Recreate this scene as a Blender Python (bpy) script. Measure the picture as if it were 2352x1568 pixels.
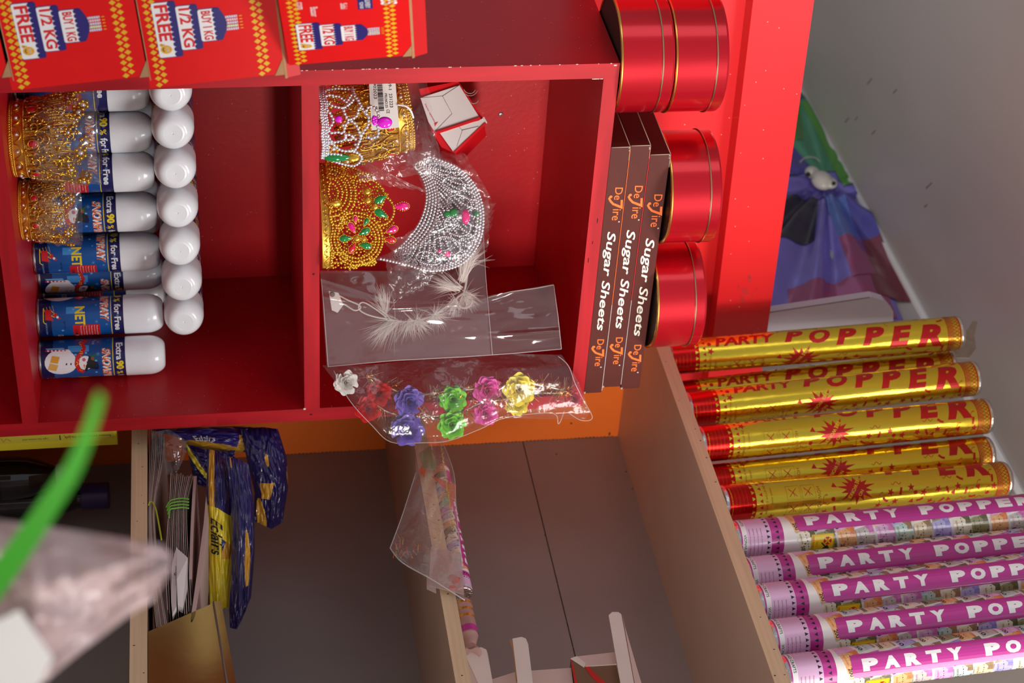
import bpy, bmesh, math, random
from math import pi, sin, cos, radians
from mathutils import Vector, Matrix

for o in list(bpy.data.objects):
    bpy.data.objects.remove(o, do_unlink=True)
SC = bpy.context.scene
COL = SC.collection

# ------------------------------------------------------------------ camera
F_PX = 4217.229
CAM = Vector((-1.0983, -1.9426, -0.1387))
CR = Vector((0.7904, -0.6108, -0.0466))      # right of the upright view
CU = Vector((-0.0615, -0.1548, 0.9860))      # up of the upright view
CD = Vector((0.6095, 0.7765, 0.1599))        # looking direction
CD.normalize(); CR = (CR - CD * CR.dot(CD)).normalized(); CU = CR.cross(CD)
cd = bpy.data.cameras.new('camera')
cd.sensor_width = 36.0
cd.sensor_fit = 'HORIZONTAL'
cd.lens = F_PX / 2352.0 * 36.0
cd.clip_start = 0.05
cd.clip_end = 60
cam = bpy.data.objects.new('camera', cd)
COL.objects.link(cam)
mx = Matrix.Identity(4)                       # the photo was taken with the camera turned on its side
for i in range(3):
    mx[i][0] = CU[i]; mx[i][1] = -CR[i]; mx[i][2] = -CD[i]; mx[i][3] = CAM[i]
cam.matrix_world = mx
cd.dof.use_dof = True
cd.dof.focus_distance = 2.3
cd.dof.aperture_fstop = 7.0
SC.camera = cam

# ------------------------------------------------------------------ light
SC.view_settings.view_transform = 'Standard'
SC.view_settings.look = 'None'
SC.view_settings.gamma = 1.0
SC.view_settings.use_curve_mapping = False
SC.view_settings.exposure = 0.12

w = bpy.data.worlds.new('world')
SC.world = w
w.use_nodes = True
wn = w.node_tree
wn.nodes.clear()
wo = wn.nodes.new('ShaderNodeOutputWorld')
wb = wn.nodes.new('ShaderNodeBackground')
wb.inputs['Color'].default_value = (0.86, 0.90, 1.0, 1)
wb.inputs['Strength'].default_value = 0.36
wn.links.new(wb.outputs[0], wo.inputs[0])

def area_light(name, loc, target, sx, sy, power, col):
    l = bpy.data.lights.new(name, 'AREA')
    l.shape = 'RECTANGLE'; l.size = sx; l.size_y = sy
    l.energy = power; l.color = col
    o = bpy.data.objects.new(name, l)
    o.location = loc
    o.rotation_euler = (Vector(target) - Vector(loc)).to_track_quat('-Z', 'Y').to_euler()
    COL.objects.link(o)
    return o
# daylight that falls in through the open shop front behind the photographer
area_light('daylight_front', (0.5, -4.2, 3.2), (0.35, 0.0, 0.2), 2.4, 1.6, 165, (1.0, 0.98, 0.95))
area_light('daylight_side', (-3.8, -1.2, 1.8), (0.2, 0.1, 0.3), 1.6, 1.6, 10, (0.95, 0.97, 1.0))

# sunlight thrown back in by the bright street to the right of the photographer
area_light('street_bounce', (1.0, -4.8, 0.20), (0.5, 0.2, 0.35), 1.8, 0.7, 195, (1.0, 0.94, 0.86))

# ------------------------------------------------------------------ helpers
def ray(px, py):
    return CD + CR * ((py - 784.0) / F_PX) + CU * ((px - 1176.0) / F_PX)

def at(px, py, ax, val):
    """the point of the plane <ax>=val that the photo shows at pixel (px, py)"""
    v = ray(px, py); i = 'xyz'.index(ax)
    return CAM + v * ((val - CAM[i]) / v[i])

def srgb(r, g, b):
    f = lambda c: (c / 12.92 if c <= 0.04045 else ((c + 0.055) / 1.055) ** 2.4)
    return (f(r / 255.0), f(g / 255.0), f(b / 255.0))

MATS = {}
def mat(name, rgb, rough=0.5, metal=0.0, spec=0.5, coat=0.0, bump=None, var=None, specks=None, stretch=None, sub=None, alpha=None):
    """procedural principled material; rgb in 0-255; bump=(scale,strength); var=(scale,amount); specks=(scale,threshold,rgb)"""
    if name in MATS:
        return MATS[name]
    m = bpy.data.materials.new(name)
    m.use_nodes = True
    nt = m.node_tree
    b = nt.nodes['Principled BSDF']
    c = srgb(*rgb)
    b.inputs['Base Color'].default_value = (*c, 1)
    b.inputs['Roughness'].default_value = rough
    b.inputs['Metallic'].default_value = metal
    b.inputs['Specular IOR Level'].default_value = spec
    b.inputs['Coat Weight'].default_value = coat
    b.inputs['Coat Roughness'].default_value = 0.08
    if sub:
        b.inputs['Subsurface Weight'].default_value = sub
        b.inputs['Subsurface Radius'].default_value = (0.01, 0.008, 0.006)
    m.diffuse_color = (*c, 1)
    tc = None
    def coords():
        nonlocal tc
        if tc is None:
            t = nt.nodes.new('ShaderNodeTexCoord')
            mp = nt.nodes.new('ShaderNodeMapping')
            if stretch:
                mp.inputs['Scale'].default_value = stretch
            nt.links.new(t.outputs['Object'], mp.inputs['Vector'])
            tc = mp.outputs['Vector']
        return tc
    col = None
    if var:
        n = nt.nodes.new('ShaderNodeTexNoise')
        n.inputs['Scale'].default_value = var[0]
        n.inputs['Detail'].default_value = 6
        nt.links.new(coords(), n.inputs['Vector'])
        mr = nt.nodes.new('ShaderNodeMapRange')
        mr.inputs['From Min'].default_value = 0.3; mr.inputs['From Max'].default_value = 0.7
        mr.inputs['To Min'].default_value = 1 - var[1]; mr.inputs['To Max'].default_value = 1 + var[1]
        nt.links.new(n.outputs['Fac'], mr.inputs['Value'])
        mm = nt.nodes.new('ShaderNodeMix'); mm.data_type = 'RGBA'; mm.blend_type = 'MULTIPLY'
        mm.inputs[0].default_value = 1.0
        mm.inputs[6].default_value = (*c, 1)
        nt.links.new(mr.outputs[0], mm.inputs[7])
        col = mm.outputs[2]
    if specks:
        v = nt.nodes.new('ShaderNodeTexVoronoi')
        v.inputs['Scale'].default_value = specks[0]
        nt.links.new(coords(), v.inputs['Vector'])
        lt = nt.nodes.new('ShaderNodeMath'); lt.operation = 'LESS_THAN'
        lt.inputs[1].default_value = specks[1]
        nt.links.new(v.outputs['Distance'], lt.inputs[0])
        ms = nt.nodes.new('ShaderNodeMix'); ms.data_type = 'RGBA'
        nt.links.new(lt.outputs[0], ms.inputs[0])
        if col is not None: nt.links.new(col, ms.inputs[6])
        else: ms.inputs[6].default_value = (*c, 1)
        ms.inputs[7].default_value = (*srgb(*specks[2]), 1)
        col = ms.outputs[2]
    if col is not None:
        nt.links.new(col, b.inputs['Base Color'])
    if bump:
        n = nt.nodes.new('ShaderNodeTexNoise')
        n.inputs['Scale'].default_value = bump[0]
        n.inputs['Detail'].default_value = 4
        nt.links.new(coords(), n.inputs['Vector'])
        bp = nt.nodes.new('ShaderNodeBump')
        bp.inputs['Strength'].default_value = bump[1]
        bp.inputs['Distance'].default_value = 0.002
        nt.links.new(n.outputs['Fac'], bp.inputs['Height'])
        nt.links.new(bp.outputs[0], b.inputs['Normal'])
    if alpha is not None:
        b.inputs['Alpha'].default_value = alpha
    MATS[name] = m
    return m

def film(name, rgb=(235, 230, 230), haze=0.07, gloss=0.16, rough=0.12, bump=(60, 0.6)):
    """thin clear plastic: mostly see-through, a little haze, stronger sheen at grazing angles"""
    if name in MATS:
        return MATS[name]
    m = bpy.data.materials.new(name); m.use_nodes = True
    nt = m.node_tree; nt.nodes.clear()
    out = nt.nodes.new('ShaderNodeOutputMaterial')
    tr = nt.nodes.new('ShaderNodeBsdfTransparent')
    tr.inputs[0].default_value = (0.97, 0.96, 0.96, 1)
    df = nt.nodes.new('ShaderNodeBsdfDiffuse'); df.inputs[0].default_value = (*srgb(*rgb), 1)
    gl = nt.nodes.new('ShaderNodeBsdfGlossy'); gl.inputs['Roughness'].default_value = rough
    gl.inputs[0].default_value = (1, 1, 1, 1)
    m1 = nt.nodes.new('ShaderNodeMixShader'); m1.inputs[0].default_value = haze
    nt.links.new(tr.outputs[0], m1.inputs[1]); nt.links.new(df.outputs[0], m1.inputs[2])
    lw = nt.nodes.new('ShaderNodeLayerWeight'); lw.inputs[0].default_value = 0.35
    mr = nt.nodes.new('ShaderNodeMapRange')
    mr.inputs['To Min'].default_value = gloss * 0.55; mr.inputs['To Max'].default_value = min(1, gloss * 3.2)
    nt.links.new(lw.outputs['Facing'], mr.inputs['Value'])
    m2 = nt.nodes.new('ShaderNodeMixShader')
    nt.links.new(mr.outputs[0], m2.inputs[0])
    nt.links.new(m1.outputs[0], m2.inputs[1]); nt.links.new(gl.outputs[0], m2.inputs[2])
    if bump:
        tc = nt.nodes.new('ShaderNodeTexCoord')
        n = nt.nodes.new('ShaderNodeTexNoise'); n.inputs['Scale'].default_value = bump[0]; n.inputs['Detail'].default_value = 3
        nt.links.new(tc.outputs['Object'], n.inputs['Vector'])
        bp = nt.nodes.new('ShaderNodeBump'); bp.inputs['Strength'].default_value = bump[1]; bp.inputs['Distance'].default_value = 0.004
        nt.links.new(n.outputs['Fac'], bp.inputs['Height'])
        nt.links.new(bp.outputs[0], gl.inputs['Normal']); nt.links.new(bp.outputs[0], lw.inputs['Normal'])
    nt.links.new(m2.outputs[0], out.inputs[0])
    MATS[name] = m
    return m

class MB:
    """collects geometry with materials and links it as one mesh object"""
    def __init__(s):
        s.v = []; s.f = []; s.m = []; s.s = []; s.mats = []
    def mi(s, m):
        if m not in s.mats: s.mats.append(m)
        return s.mats.index(m)
    def add(s, vs, fs, m, smooth=False, M=None):
        k = len(s.v); i = s.mi(m)
        for p in vs:
            p = Vector(p)
            s.v.append(M @ p if M is not None else p)
        for f in fs:
            s.f.append([k + j for j in f]); s.m.append(i); s.s.append(smooth)
    def box(s, lo, hi, m, M=None, bev=0.0):
        if bev <= 0:
            (a, b, c), (d, e, f) = lo, hi
            v = [(a, b, c), (d, b, c), (d, e, c), (a, e, c), (a, b, f), (d, b, f), (d, e, f), (a, e, f)]
            s.add(v, [(3, 2, 1, 0), (4, 5, 6, 7), (0, 1, 5, 4), (1, 2, 6, 5), (2, 3, 7, 6), (3, 0, 4, 7)], m, False, M)
            return
        bm = bmesh.new()
        bmesh.ops.create_cube(bm, size=1.0)
        for vv in bm.verts:
            vv.co = Vector([(lo[i] + hi[i]) / 2 + vv.co[i] * (hi[i] - lo[i]) for i in range(3)])
        bmesh.ops.bevel(bm, geom=list(bm.edges), offset=bev, segments=2, affect='EDGES', profile=0.5)
        s.addbm(bm, m, False, M)
    def addbm(s, bm, m, smooth=False, M=None):
        bm.verts.index_update()
        s.add([v.co.copy() for v in bm.verts], [[v.index for v in f.verts] for f in bm.faces], m, smooth, M)
        bm.free()
    def quad(s, a, b, c, d, m, M=None):
        s.add([a, b, c, d], [(0, 1, 2, 3)], m, False, M)
    def slab(s, pts, vec, m, M=None):
        """polygon extruded along vec"""
        n = len(pts); vec = Vector(vec)
        v = [Vector(p) for p in pts] + [Vector(p) + vec for p in pts]
        f = [list(range(n)), list(range(2 * n - 1, n - 1, -1))] + [[i, i + n, (i + 1) % n + n, (i + 1) % n] for i in range(n)]
        s.add(v, f, m, False, M)
    def lathe(s, prof, n, m, M=None, smooth=True, a0=0.0, a1=2 * pi):
        """prof: list of (r, z) or (r, z, material of the segment that starts here)"""
        full = abs(a1 - a0 - 2 * pi) < 1e-6
        k = n if full else n + 1
        rings = [[(p[0] * cos(a0 + (a1 - a0) * i / n), p[0] * sin(a0 + (a1 - a0) * i / n), p[1]) for i in range(k)] for p in prof]
        for j in range(len(prof) - 1):
            mm = prof[j][2] if len(prof[j]) > 2 else m
            v = rings[j] + rings[j + 1]
            f = []
            for i in range(n):
                i2 = (i + 1) % k
                f.append((i, i2, k + i2, k + i))
            s.add(v, f, mm, smooth, M)
    def tube(s, path, r, m, n=6, closed=False, M=None):
        P = [Vector(p) for p in path]; N = len(P)
        rr = r if isinstance(r, (list, tuple)) else [r] * N
        vs = []; up = None
        for i in range(N):
            a = P[i - 1] if (i > 0 or closed) else P[i]
            b = P[(i + 1) % N] if (i < N - 1 or closed) else P[i]
            t = (b - a)
            if t.length < 1e-9: t = Vector((0, 0, 1))
            t.normalize()
            if up is None:
                up = t.orthogonal().normalized()
            up = (up - t * up.dot(t))
            if up.length < 1e-6: up = t.orthogonal()
            up.normalize(); sd = t.cross(up)
            for k in range(n):
                vs.append(P[i] + (up * cos(2 * pi * k / n) + sd * sin(2 * pi * k / n)) * rr[i])
        f = []
        for i in range(N if closed else N - 1):
            for k in range(n):
                a = i * n + k; b = i * n + (k + 1) % n; c = ((i + 1) % N) * n + (k + 1) % n; d = ((i + 1) % N) * n + k
                f.append((a, b, c, d))
        if not closed:
            f.append(list(range(n))[::-1]); f.append([(N - 1) * n + k for k in range(n)])
        s.add(vs, f, m, True, M)
    def sphere(s, c, r, m, seg=8, rings=5, sc=(1, 1, 1), M=None, rot=None):
        vs = [(0, 0, 1)]
        for j in range(1, rings):
            for i in range(seg):
                t = pi * j / rings; a = 2 * pi * i / seg
                vs.append((sin(t) * cos(a), sin(t) * sin(a), cos(t)))
        vs.append((0, 0, -1))
        f = []
        for i in range(seg):
            f.append((0, 1 + i, 1 + (i + 1) % seg))
            for j in range(rings - 2):
                a = 1 + j * seg
                f.append((a + i, a + seg + i, a + seg + (i + 1) % seg, a + (i + 1) % seg))
            a = 1 + (rings - 2) * seg
            f.append((a + (i + 1) % seg, a + i, len(vs) - 1))
        out = []
        for p in vs:
            q = Vector((p[0] * sc[0] * r, p[1] * sc[1] * r, p[2] * sc[2] * r))
            if rot is not None: q = rot @ q
            out.append(q + Vector(c))
        s.add(out, f, m, True, M)
    def beads(s, path, r, m, gap=2.0, M=None, seg=7, rings=4):
        for p in resample(path, r * gap):
            s.sphere(p, r, m, seg, rings, M=M)
    def grid(s, fn, nu, nv, m, smooth=True, M=None):
        v = [fn(i / nu, j / nv) for j in range(nv + 1) for i in range(nu + 1)]
        f = [(j * (nu + 1) + i, j * (nu + 1) + i + 1, (j + 1) * (nu + 1) + i + 1, (j + 1) * (nu + 1) + i) for j in range(nv) for i in range(nu)]
        s.add(v, f, m, smooth, M)
    def shape(s, sh, fn, m, step=None, M=None):
        """flat shape (verts, faces) cut every <step> along x and mapped by fn(x, y)"""
        vs, fs = sh
        if step:
            vs, fs = cutx(vs, fs, step)
        s.add([fn(x, y) for x, y in vs], fs, m, False, M)
    def build(s, name, parent=None, world=False, M=None):
        me = bpy.data.meshes.new(name)
        vv = s.v
        if world and parent is not None:
            inv = parent.matrix_basis.inverted()
            vv = [inv @ v for v in vv]
        me.from_pydata([tuple(v) for v in vv], [], s.f)
        for m in s.mats: me.materials.append(m)
        me.polygons.foreach_set('material_index', s.m)
        me.polygons.foreach_set('use_smooth', s.s)
        me.update()
        o = bpy.data.objects.new(name, me)
        COL.objects.link(o)
        if parent is not None: o.parent = parent
        return o

def resample(path, d):
    P = [Vector(p) for p in path]
    out = [P[0]]; acc = 0.0; last = P[0]
    for i in range(1, len(P)):
        seg = P[i] - last; L = seg.length
        while L >= d - acc and L > 1e-9:
            last = last + seg.normalized() * (d - acc)
            out.append(last.copy()); acc = 0.0
            seg = P[i] - last; L = seg.length
        acc += L; last = P[i]
    return out

def smooth_path(pts, n=8, closed=False):
    """Catmull-Rom through the points"""
    P = [Vector(p) for p in pts]; N = len(P); out = []
    rng = range(N if closed else N - 1)
    for i in rng:
        p0 = P[i - 1] if (i > 0 or closed) else P[0]
        p1 = P[i]; p2 = P[(i + 1) % N]
        p3 = P[(i + 2) % N] if (i + 2 < N or closed) else P[-1]
        for k in range(n):
            t = k / n
            out.append(0.5 * ((2 * p1) + (p2 - p0) * t + (2 * p0 - 5 * p1 + 4 * p2 - p3) * t * t + (3 * p1 - p0 - 3 * p2 + p3) * t ** 3))
    if not closed: out.append(P[-1])
    return out

def cutx(vs, fs, step):
    bm = bmesh.new()
    bv = [bm.verts.new((x, y, 0)) for x, y in vs]
    for f in fs:
        try: bm.faces.new([bv[i] for i in f])
        except ValueError: pass
    xs = [v[0] for v in vs]
    if xs:
        k = math.ceil(min(xs) / step)
        while k * step < max(xs):
            g = list(bm.verts) + list(bm.edges) + list(bm.faces)
            bmesh.ops.bisect_plane(bm, geom=g, plane_co=(k * step, 0, 0), plane_no=(1, 0, 0), dist=1e-7)
            k += 1
    bm.verts.index_update()
    r = ([(v.co.x, v.co.y) for v in bm.verts], [[v.index for v in f.verts] for f in bm.faces])
    bm.free()
    return r

TXT = {}
def text(string, bold=0.0, shear=0.0):
    """glyph outlines of the built-in font as flat mesh, scaled to the unit box"""
    key = (string, bold, shear)
    if key in TXT: return TXT[key]
    c = bpy.data.curves.new('t', 'FONT')
    c.body = string; c.size = 1.0; c.offset = bold; c.shear = shear
    c.resolution_u = 3; c.fill_mode = 'FRONT'
    o = bpy.data.objects.new('t', c)
    COL.objects.link(o)
    dg = bpy.context.evaluated_depsgraph_get()
    dg.update()
    e = o.evaluated_get(dg)
    me = e.to_mesh()
    vs = [(v.co.x, v.co.y) for v in me.vertices]
    fs = [list(p.vertices) for p in me.polygons]
    e.to_mesh_clear()
    bpy.data.objects.remove(o, do_unlink=True)
    bpy.data.curves.remove(c)
    if not vs:
        TXT[key] = ([], [], 1.0); return TXT[key]
    x0 = min(v[0] for v in vs); x1 = max(v[0] for v in vs); y0 = min(v[1] for v in vs); y1 = max(v[1] for v in vs)
    TXT[key] = ([((x - x0) / (x1 - x0), (y - y0) / (y1 - y0)) for x, y in vs], fs, (x1 - x0) / (y1 - y0))
    return TXT[key]

def fit(string, x0, y0, x1, y1, bold=0.0, shear=0.0):
    v, f, a = text(string, bold, shear)
    return ([(x0 + x * (x1 - x0), y0 + y * (y1 - y0)) for x, y in v], f)

def line(string, x, y, h, bold=0.0, shear=0.0, squeeze=1.0, align='l'):
    v, f, a = text(string, bold, shear)
    w_ = h * a * squeeze
    x0 = x if align == 'l' else (x - w_ / 2 if align == 'c' else x - w_)
    return ([(x0 + p * w_, y + q * h) for p, q in v], f)

def rect(x0, y0, x1, y1):
    return ([(x0, y0), (x1, y0), (x1, y1), (x0, y1)], [[0, 1, 2, 3]])
def poly(pts):
    return (list(pts), [list(range(len(pts)))])
def rrect(x0, y0, x1, y1, r, n=4):
    p = []
    for cx, cy, a in ((x1 - r, y1 - r, 0), (x0 + r, y1 - r, 90), (x0 + r, y0 + r, 180), (x1 - r, y0 + r, 270)):
        for k in range(n + 1):
            t = radians(a + 90 * k / n); p.append((cx + r * cos(t), cy + r * sin(t)))
    return poly(p)
def disc(x, y, r, n=14, ry=None):
    ry = ry or r
    return poly([(x + r * cos(2 * pi * k / n), y + ry * sin(2 * pi * k / n)) for k in range(n)])
def star(x, y, r, r2, n=5, rot=0.0):
    vs = [(x, y)]
    for k in range(2 * n):
        q = r if k % 2 == 0 else r2; a = rot + pi * k / n + pi / 2
        vs.append((x + q * cos(a), y + q * sin(a)))
    return (vs, [[0, 1 + k, 1 + (k + 1) % (2 * n)] for k in range(2 * n)])
def stroke(pts, w_):
    """flat ribbon along a 2-d polyline"""
    n = len(pts); L = []; Rr = []
    for i in range(n):
        a = pts[max(0, i - 1)]; b = pts[min(n - 1, i + 1)]
        dx, dy = b[0] - a[0], b[1] - a[1]; l = math.hypot(dx, dy) or 1
        nx, ny = -dy / l * w_ / 2, dx / l * w_ / 2
        L.append((pts[i][0] + nx, pts[i][1] + ny)); Rr.append((pts[i][0] - nx, pts[i][1] - ny))
    return (L + Rr, [[i, i + 1, n + i + 1, n + i] for i in range(n - 1)])

def cyl(R, eps=0.0002):
    """map for the outside of an upright cylinder: x runs round it to the right, y up; x=0 faces -Y"""
    return lambda x, y: ((R + eps) * sin(x / R), -(R + eps) * cos(x / R), y)

def tag(o, label=None, cat=None, group=None, kind=None):
    if label: o['label'] = label
    if cat: o['category'] = cat
    if group: o['group'] = group
    if kind: o['kind'] = kind
    return o
def thing(name, label, cat, loc=(0, 0, 0), rz=0.0, group=None, rot=None):
    o = bpy.data.objects.new(name, None)
    o.empty_display_size = 0.02
    o.location = loc
    o.rotation_euler = rot if rot else (0, 0, rz)
    COL.objects.link(o)
    bpy.context.view_layer.update()
    return tag(o, label, cat, group)
def dup(src, label=None, loc=None, rot=None):
    c = src.copy(); COL.objects.link(c)
    if label: c['label'] = label
    if loc is not None: c.location = loc
    if rot is not None: c.rotation_euler = rot
    for ch in list(src.children):
        d = ch.copy(); COL.objects.link(d); d.parent = c
        for g in list(ch.children):
            e = g.copy(); COL.objects.link(e); e.parent = d
    return c
def struct(o):
    o['kind'] = 'structure'; return o
VIEW_RZ = math.atan2(CR.y, CR.x)      # turn that makes a thing's front face the photographer
rnd = random.Random(7)

# ------------------------------------------------------------------ setting
WX = 0.8975          # right-hand wall
YB = 0.3294          # orange back wall
M_mauve = mat('mauve_laminate', (158, 157, 156), 0.42, var=(6, 0.06), bump=(300, 0.05))
M_seam = mat('seam_dirt', (88, 58, 40), 0.9)
M_orange = mat('orange_laminate', (248, 118, 34), 0.45, var=(5, 0.04))
M_wood_edge = mat('raw_plywood_edge', (226, 196, 158), 0.65, var=(60, 0.10), stretch=(1, 0.08, 4))
M_shelf_face = mat('beige_laminate', (205, 180, 160), 0.45, var=(8, 0.05))
M_ceil = mat('grey_soffit_board', (196, 194, 190), 0.34, var=(3, 0.04))
M_white = mat('white_bead', (215, 218, 222), 0.3)
M_floor = mat('shop_floor_tile', (225, 218, 208), 0.5, var=(3, 0.08))
M_dark = mat('dark_board', (60, 50, 48), 0.7)

b = MB()
b.box((WX, -1.6, -1.4), (WX + 0.03, YB + 0.02, 0.3598), M_mauve)
b.box((WX, -1.6, 0.3616), (WX + 0.03, YB + 0.02, 0.5225), M_mauve)
b.box((WX + 0.004, -1.6, 0.3598), (WX + 0.02, YB + 0.02, 0.3616), M_seam)
b.box((WX + 0.001, -1.6, 0.5225), (WX + 0.03, 3.2, 1.165), M_ceil)
# grime and nail heads along the joint
for k in range(26):
    y = YB - 0.01 - k * 0.045 + rnd.uniform(-.01, .01)
    b.sphere((WX + 0.0005, y, 0.3607 + rnd.uniform(-.001, .001)), rnd.uniform(.0008, .0018), M_seam, 6, 4, (0.5, rnd.uniform(.8, 3), 1))
for (px, py) in ((1278, 1043), (1438, 1083), (1453, 1122), (894, 1045), (896, 1058)):
    b.sphere(at(px, py, 'x', WX), 0.0016, M_seam, 6, 4, (0.4, 1, 1))
struct(b.build('wall_right'))

b = MB()
b.box((0.55, YB, -1.4), (WX, YB + 0.02, 0.5425), M_orange)
b.sphere(at(1312, 972, 'y', YB), 0.002, M_seam, 8, 5, (1, .4, 1))
b.sphere(at(1400, 996, 'y', YB), 0.0022, M_seam, 6, 4, (1.8, .4, .8))
# jagged cut edge of the laminate in the corner
for k in range(90):
    z = -0.05 + k * 0.0063
    b.box((WX - rnd.uniform(.0004, .0016), YB - 0.0008, z), (WX, YB, z + 0.004), M_seam)
struct(b.build('wall_back'))
b = MB(); b.box((-0.4, 3.2, -1.4), (WX + 0.03, 3.23, 1.165), M_ceil); struct(b.build('wall_far'))
b = MB(); b.box((-3.0, -0.35, 1.165), (WX + 0.03, 3.23, 1.20), M_ceil)
for (px, py, l) in ((2003, 180, .03), (2060, 205, .02), (1950, 270, .025), (1970, 268, .018), (2010, 300, .02), (2140, 420, .028), (2130, 470, .015)):
    p = at(px, py, 'z', 1.1648)
    b.tube([p, p + Vector((l * .8, l * .6, 0))], 0.0007, M_seam, 4)
struct(b.build('ceiling'))
b = MB()
b.tube([(WX - 0.004, -0.35, 1.161), (WX - 0.004, 3.19, 1.161)], 0.008, M_white, 10)
struct(b.build('trim_1'))
b = MB(); b.box((-6, -8, -1.43), (2.5, 3.3, -1.40), M_floor); struct(b.build('floor'))

b = MB(); b.box((-0.25, -2.10, -1.4), (1.4, -2.0, 0.09), M_ceil); struct(b.build('front_light_blocker'))  # unseen wall, added to keep low front light off the lower bays

# shelves fixed to the right-hand wall
def wall_shelf(label, z0, z1, xf, y0=-1.25):
    t = thing('wall_shelf', label, 'shelf', (0.74, -0.4, z0), group=None)
    b = MB(); b.box((xf + 0.001, y0, z0), (WX, YB, z1), M_shelf_face)
    b.build('board', t, True)
    b = MB(); b.box((xf, y0, z0 - 0.0003), (xf + 0.001, YB, z1 + 0.0003), M_wood_edge)
    for k in range(14):
        y = rnd.uniform(-.6, .3); z = rnd.uniform(z0 + .003, z1 - .003)
        b.sphere((xf, y, z), 0.0009, M_seam, 6, 4, (.3, rnd.uniform(.6, 1.5), rnd.uniform(.6, 2.0)))
    b.build('front_edge', t, True)
    return t
wall_shelf('pale wooden wall shelf that the gold and pink party poppers stand on', 0.5225, 0.5425, 0.592)
wall_shelf('pale wooden wall shelf with white cartons and a clear bag over its edge', 0.131, 0.1495, 0.59)
wall_shelf('pale wooden wall shelf with the card bundles, purple sweet bags and gold tin', -0.2575, -0.2372, 0.59)

# ------------------------------------------------------------------ red display cabinet
W = 0.5483; TL = 0.0207; D = 0.314; ZT = 0.3697
M_red = mat('red_painted_plywood', (182, 15, 26), 0.36, spec=0.32, var=(9, 0.10), bump=(140, 0.08), specks=(95, 0.045, (235, 190, 190)))
M_rededge = mat('red_painted_edge', (172, 18, 30), 0.5, spec=0.3, var=(55, 0.20), stretch=(1, 1, .12))
M_rededge_h = mat('red_painted_edge_level', (172, 18, 30), 0.5, spec=0.3, var=(55, 0.20), stretch=(.12, 1, 1))
M_redlam = mat('bright_red_laminate', (236, 38, 44), 0.28, var=(4, 0.03), specks=(70, 0.042, (255, 225, 215)))
M_chip = mat('bare_paint_chip', (226, 200, 190), 0.8)
M_scuff = mat('dark_scuff', (70, 10, 14), 0.8)
cab = thing('display_cabinet', 'red painted wooden display cabinet with open compartments of cans and crowns', 'cabinet', (W / 2, D / 2, -1.2))
def panel(name, lo, hi, edge):
    b = MB(); b.box((lo[0], lo[1] + 0.0012, lo[2]), hi, M_red)
    b.box((lo[0], lo[1], lo[2]), (hi[0], lo[1] + 0.0012, hi[2]), edge)
    return b
b = panel('side_panel', (0, 0, -1.2), (TL, D, ZT), M_rededge)
for k in range(30):
    z = -0.05 + 0.42 * rnd.random()
    b.sphere((0, 0, z), 0.0007, M_chip, 6, 4, (1, 1, rnd.uniform(.6, 3)))
b.sphere((0.0025, -0.0002, ZT - .006), 0.002, M_chip, 6, 4, (.6, .3, 1.2))
b.build('side_panel', cab, True)
b = panel('side_panel', (W - 0.0215, 0, -1.2), (W, D, ZT), M_rededge)
b.sphere((W - .0215, -0.0002, -0.021), 0.002, M_chip, 6, 4, (1, .3, 1))
b.sphere((W - .011, -0.0002, -0.012), 0.0016, M_scuff, 6, 4, (1, .3, 1.3))
b.build('side_panel', cab, True)
b = panel('top_panel', (TL, 0, 0.3509), (W - 0.0215, D, ZT), M_rededge_h)
for k in range(8):
    b.sphere((TL + 0.0004, -0.0003, 0.3372 + k * .0016 + rnd.uniform(0, .001)), rnd.uniform(.0006, .0013), M_chip, 6, 4, (.8, .3, 1.3))
for k in range(3):
    b.sphere((rnd.uniform(.03, .3), -0.0003, rnd.uniform(.354, .367)), .0011, M_scuff, 6, 4, (rnd.uniform(1, 5), .3, .6))
b.build('top_panel', cab, True)
b = panel('shelf', (TL, 0, -0.021), (W - 0.0215, D, 0.0), M_rededge_h)
b.sphere((.30, -0.0003, -.0075), .0014, M_scuff, 6, 4, (1, .3, 1.2))
b.build('shelf', cab, True)
panel('shelf', (TL, 0, -0.3971), (W - 0.0215, D, -0.3765), M_rededge_h).build('shelf', cab, True)
panel('shelf', (TL, 0, -0.78), (W - 0.0215, D, -0.76), M_rededge_h).build('shelf', cab, True)
b = MB(); b.box((0, D, -1.2), (W, D + 0.012, ZT), M_red); b.build('back_panel', cab, True)
M_screw = mat('zinc_screw', (190, 190, 190), 0.3, 0.9)
b = MB()
sp = at(1150, 262, 'y', D)
Ms = Matrix.Translation(sp) @ Matrix.Rotation(radians(90), 4, 'X')
b.lathe([(0.0001, 0.002), (0.0022, 0.0018), (0.0036, 0.0006), (0.0036, -0.001)], 14, M_screw, Ms)
b.box((-.0018, -.0003, .0019), (.0018, .0003, .0022), M_scuff, Ms); b.box((-.0003, -.0018, .0019), (.0003, .0018, .0022), M_scuff, Ms)
b.build('screw', cab, True)

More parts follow.
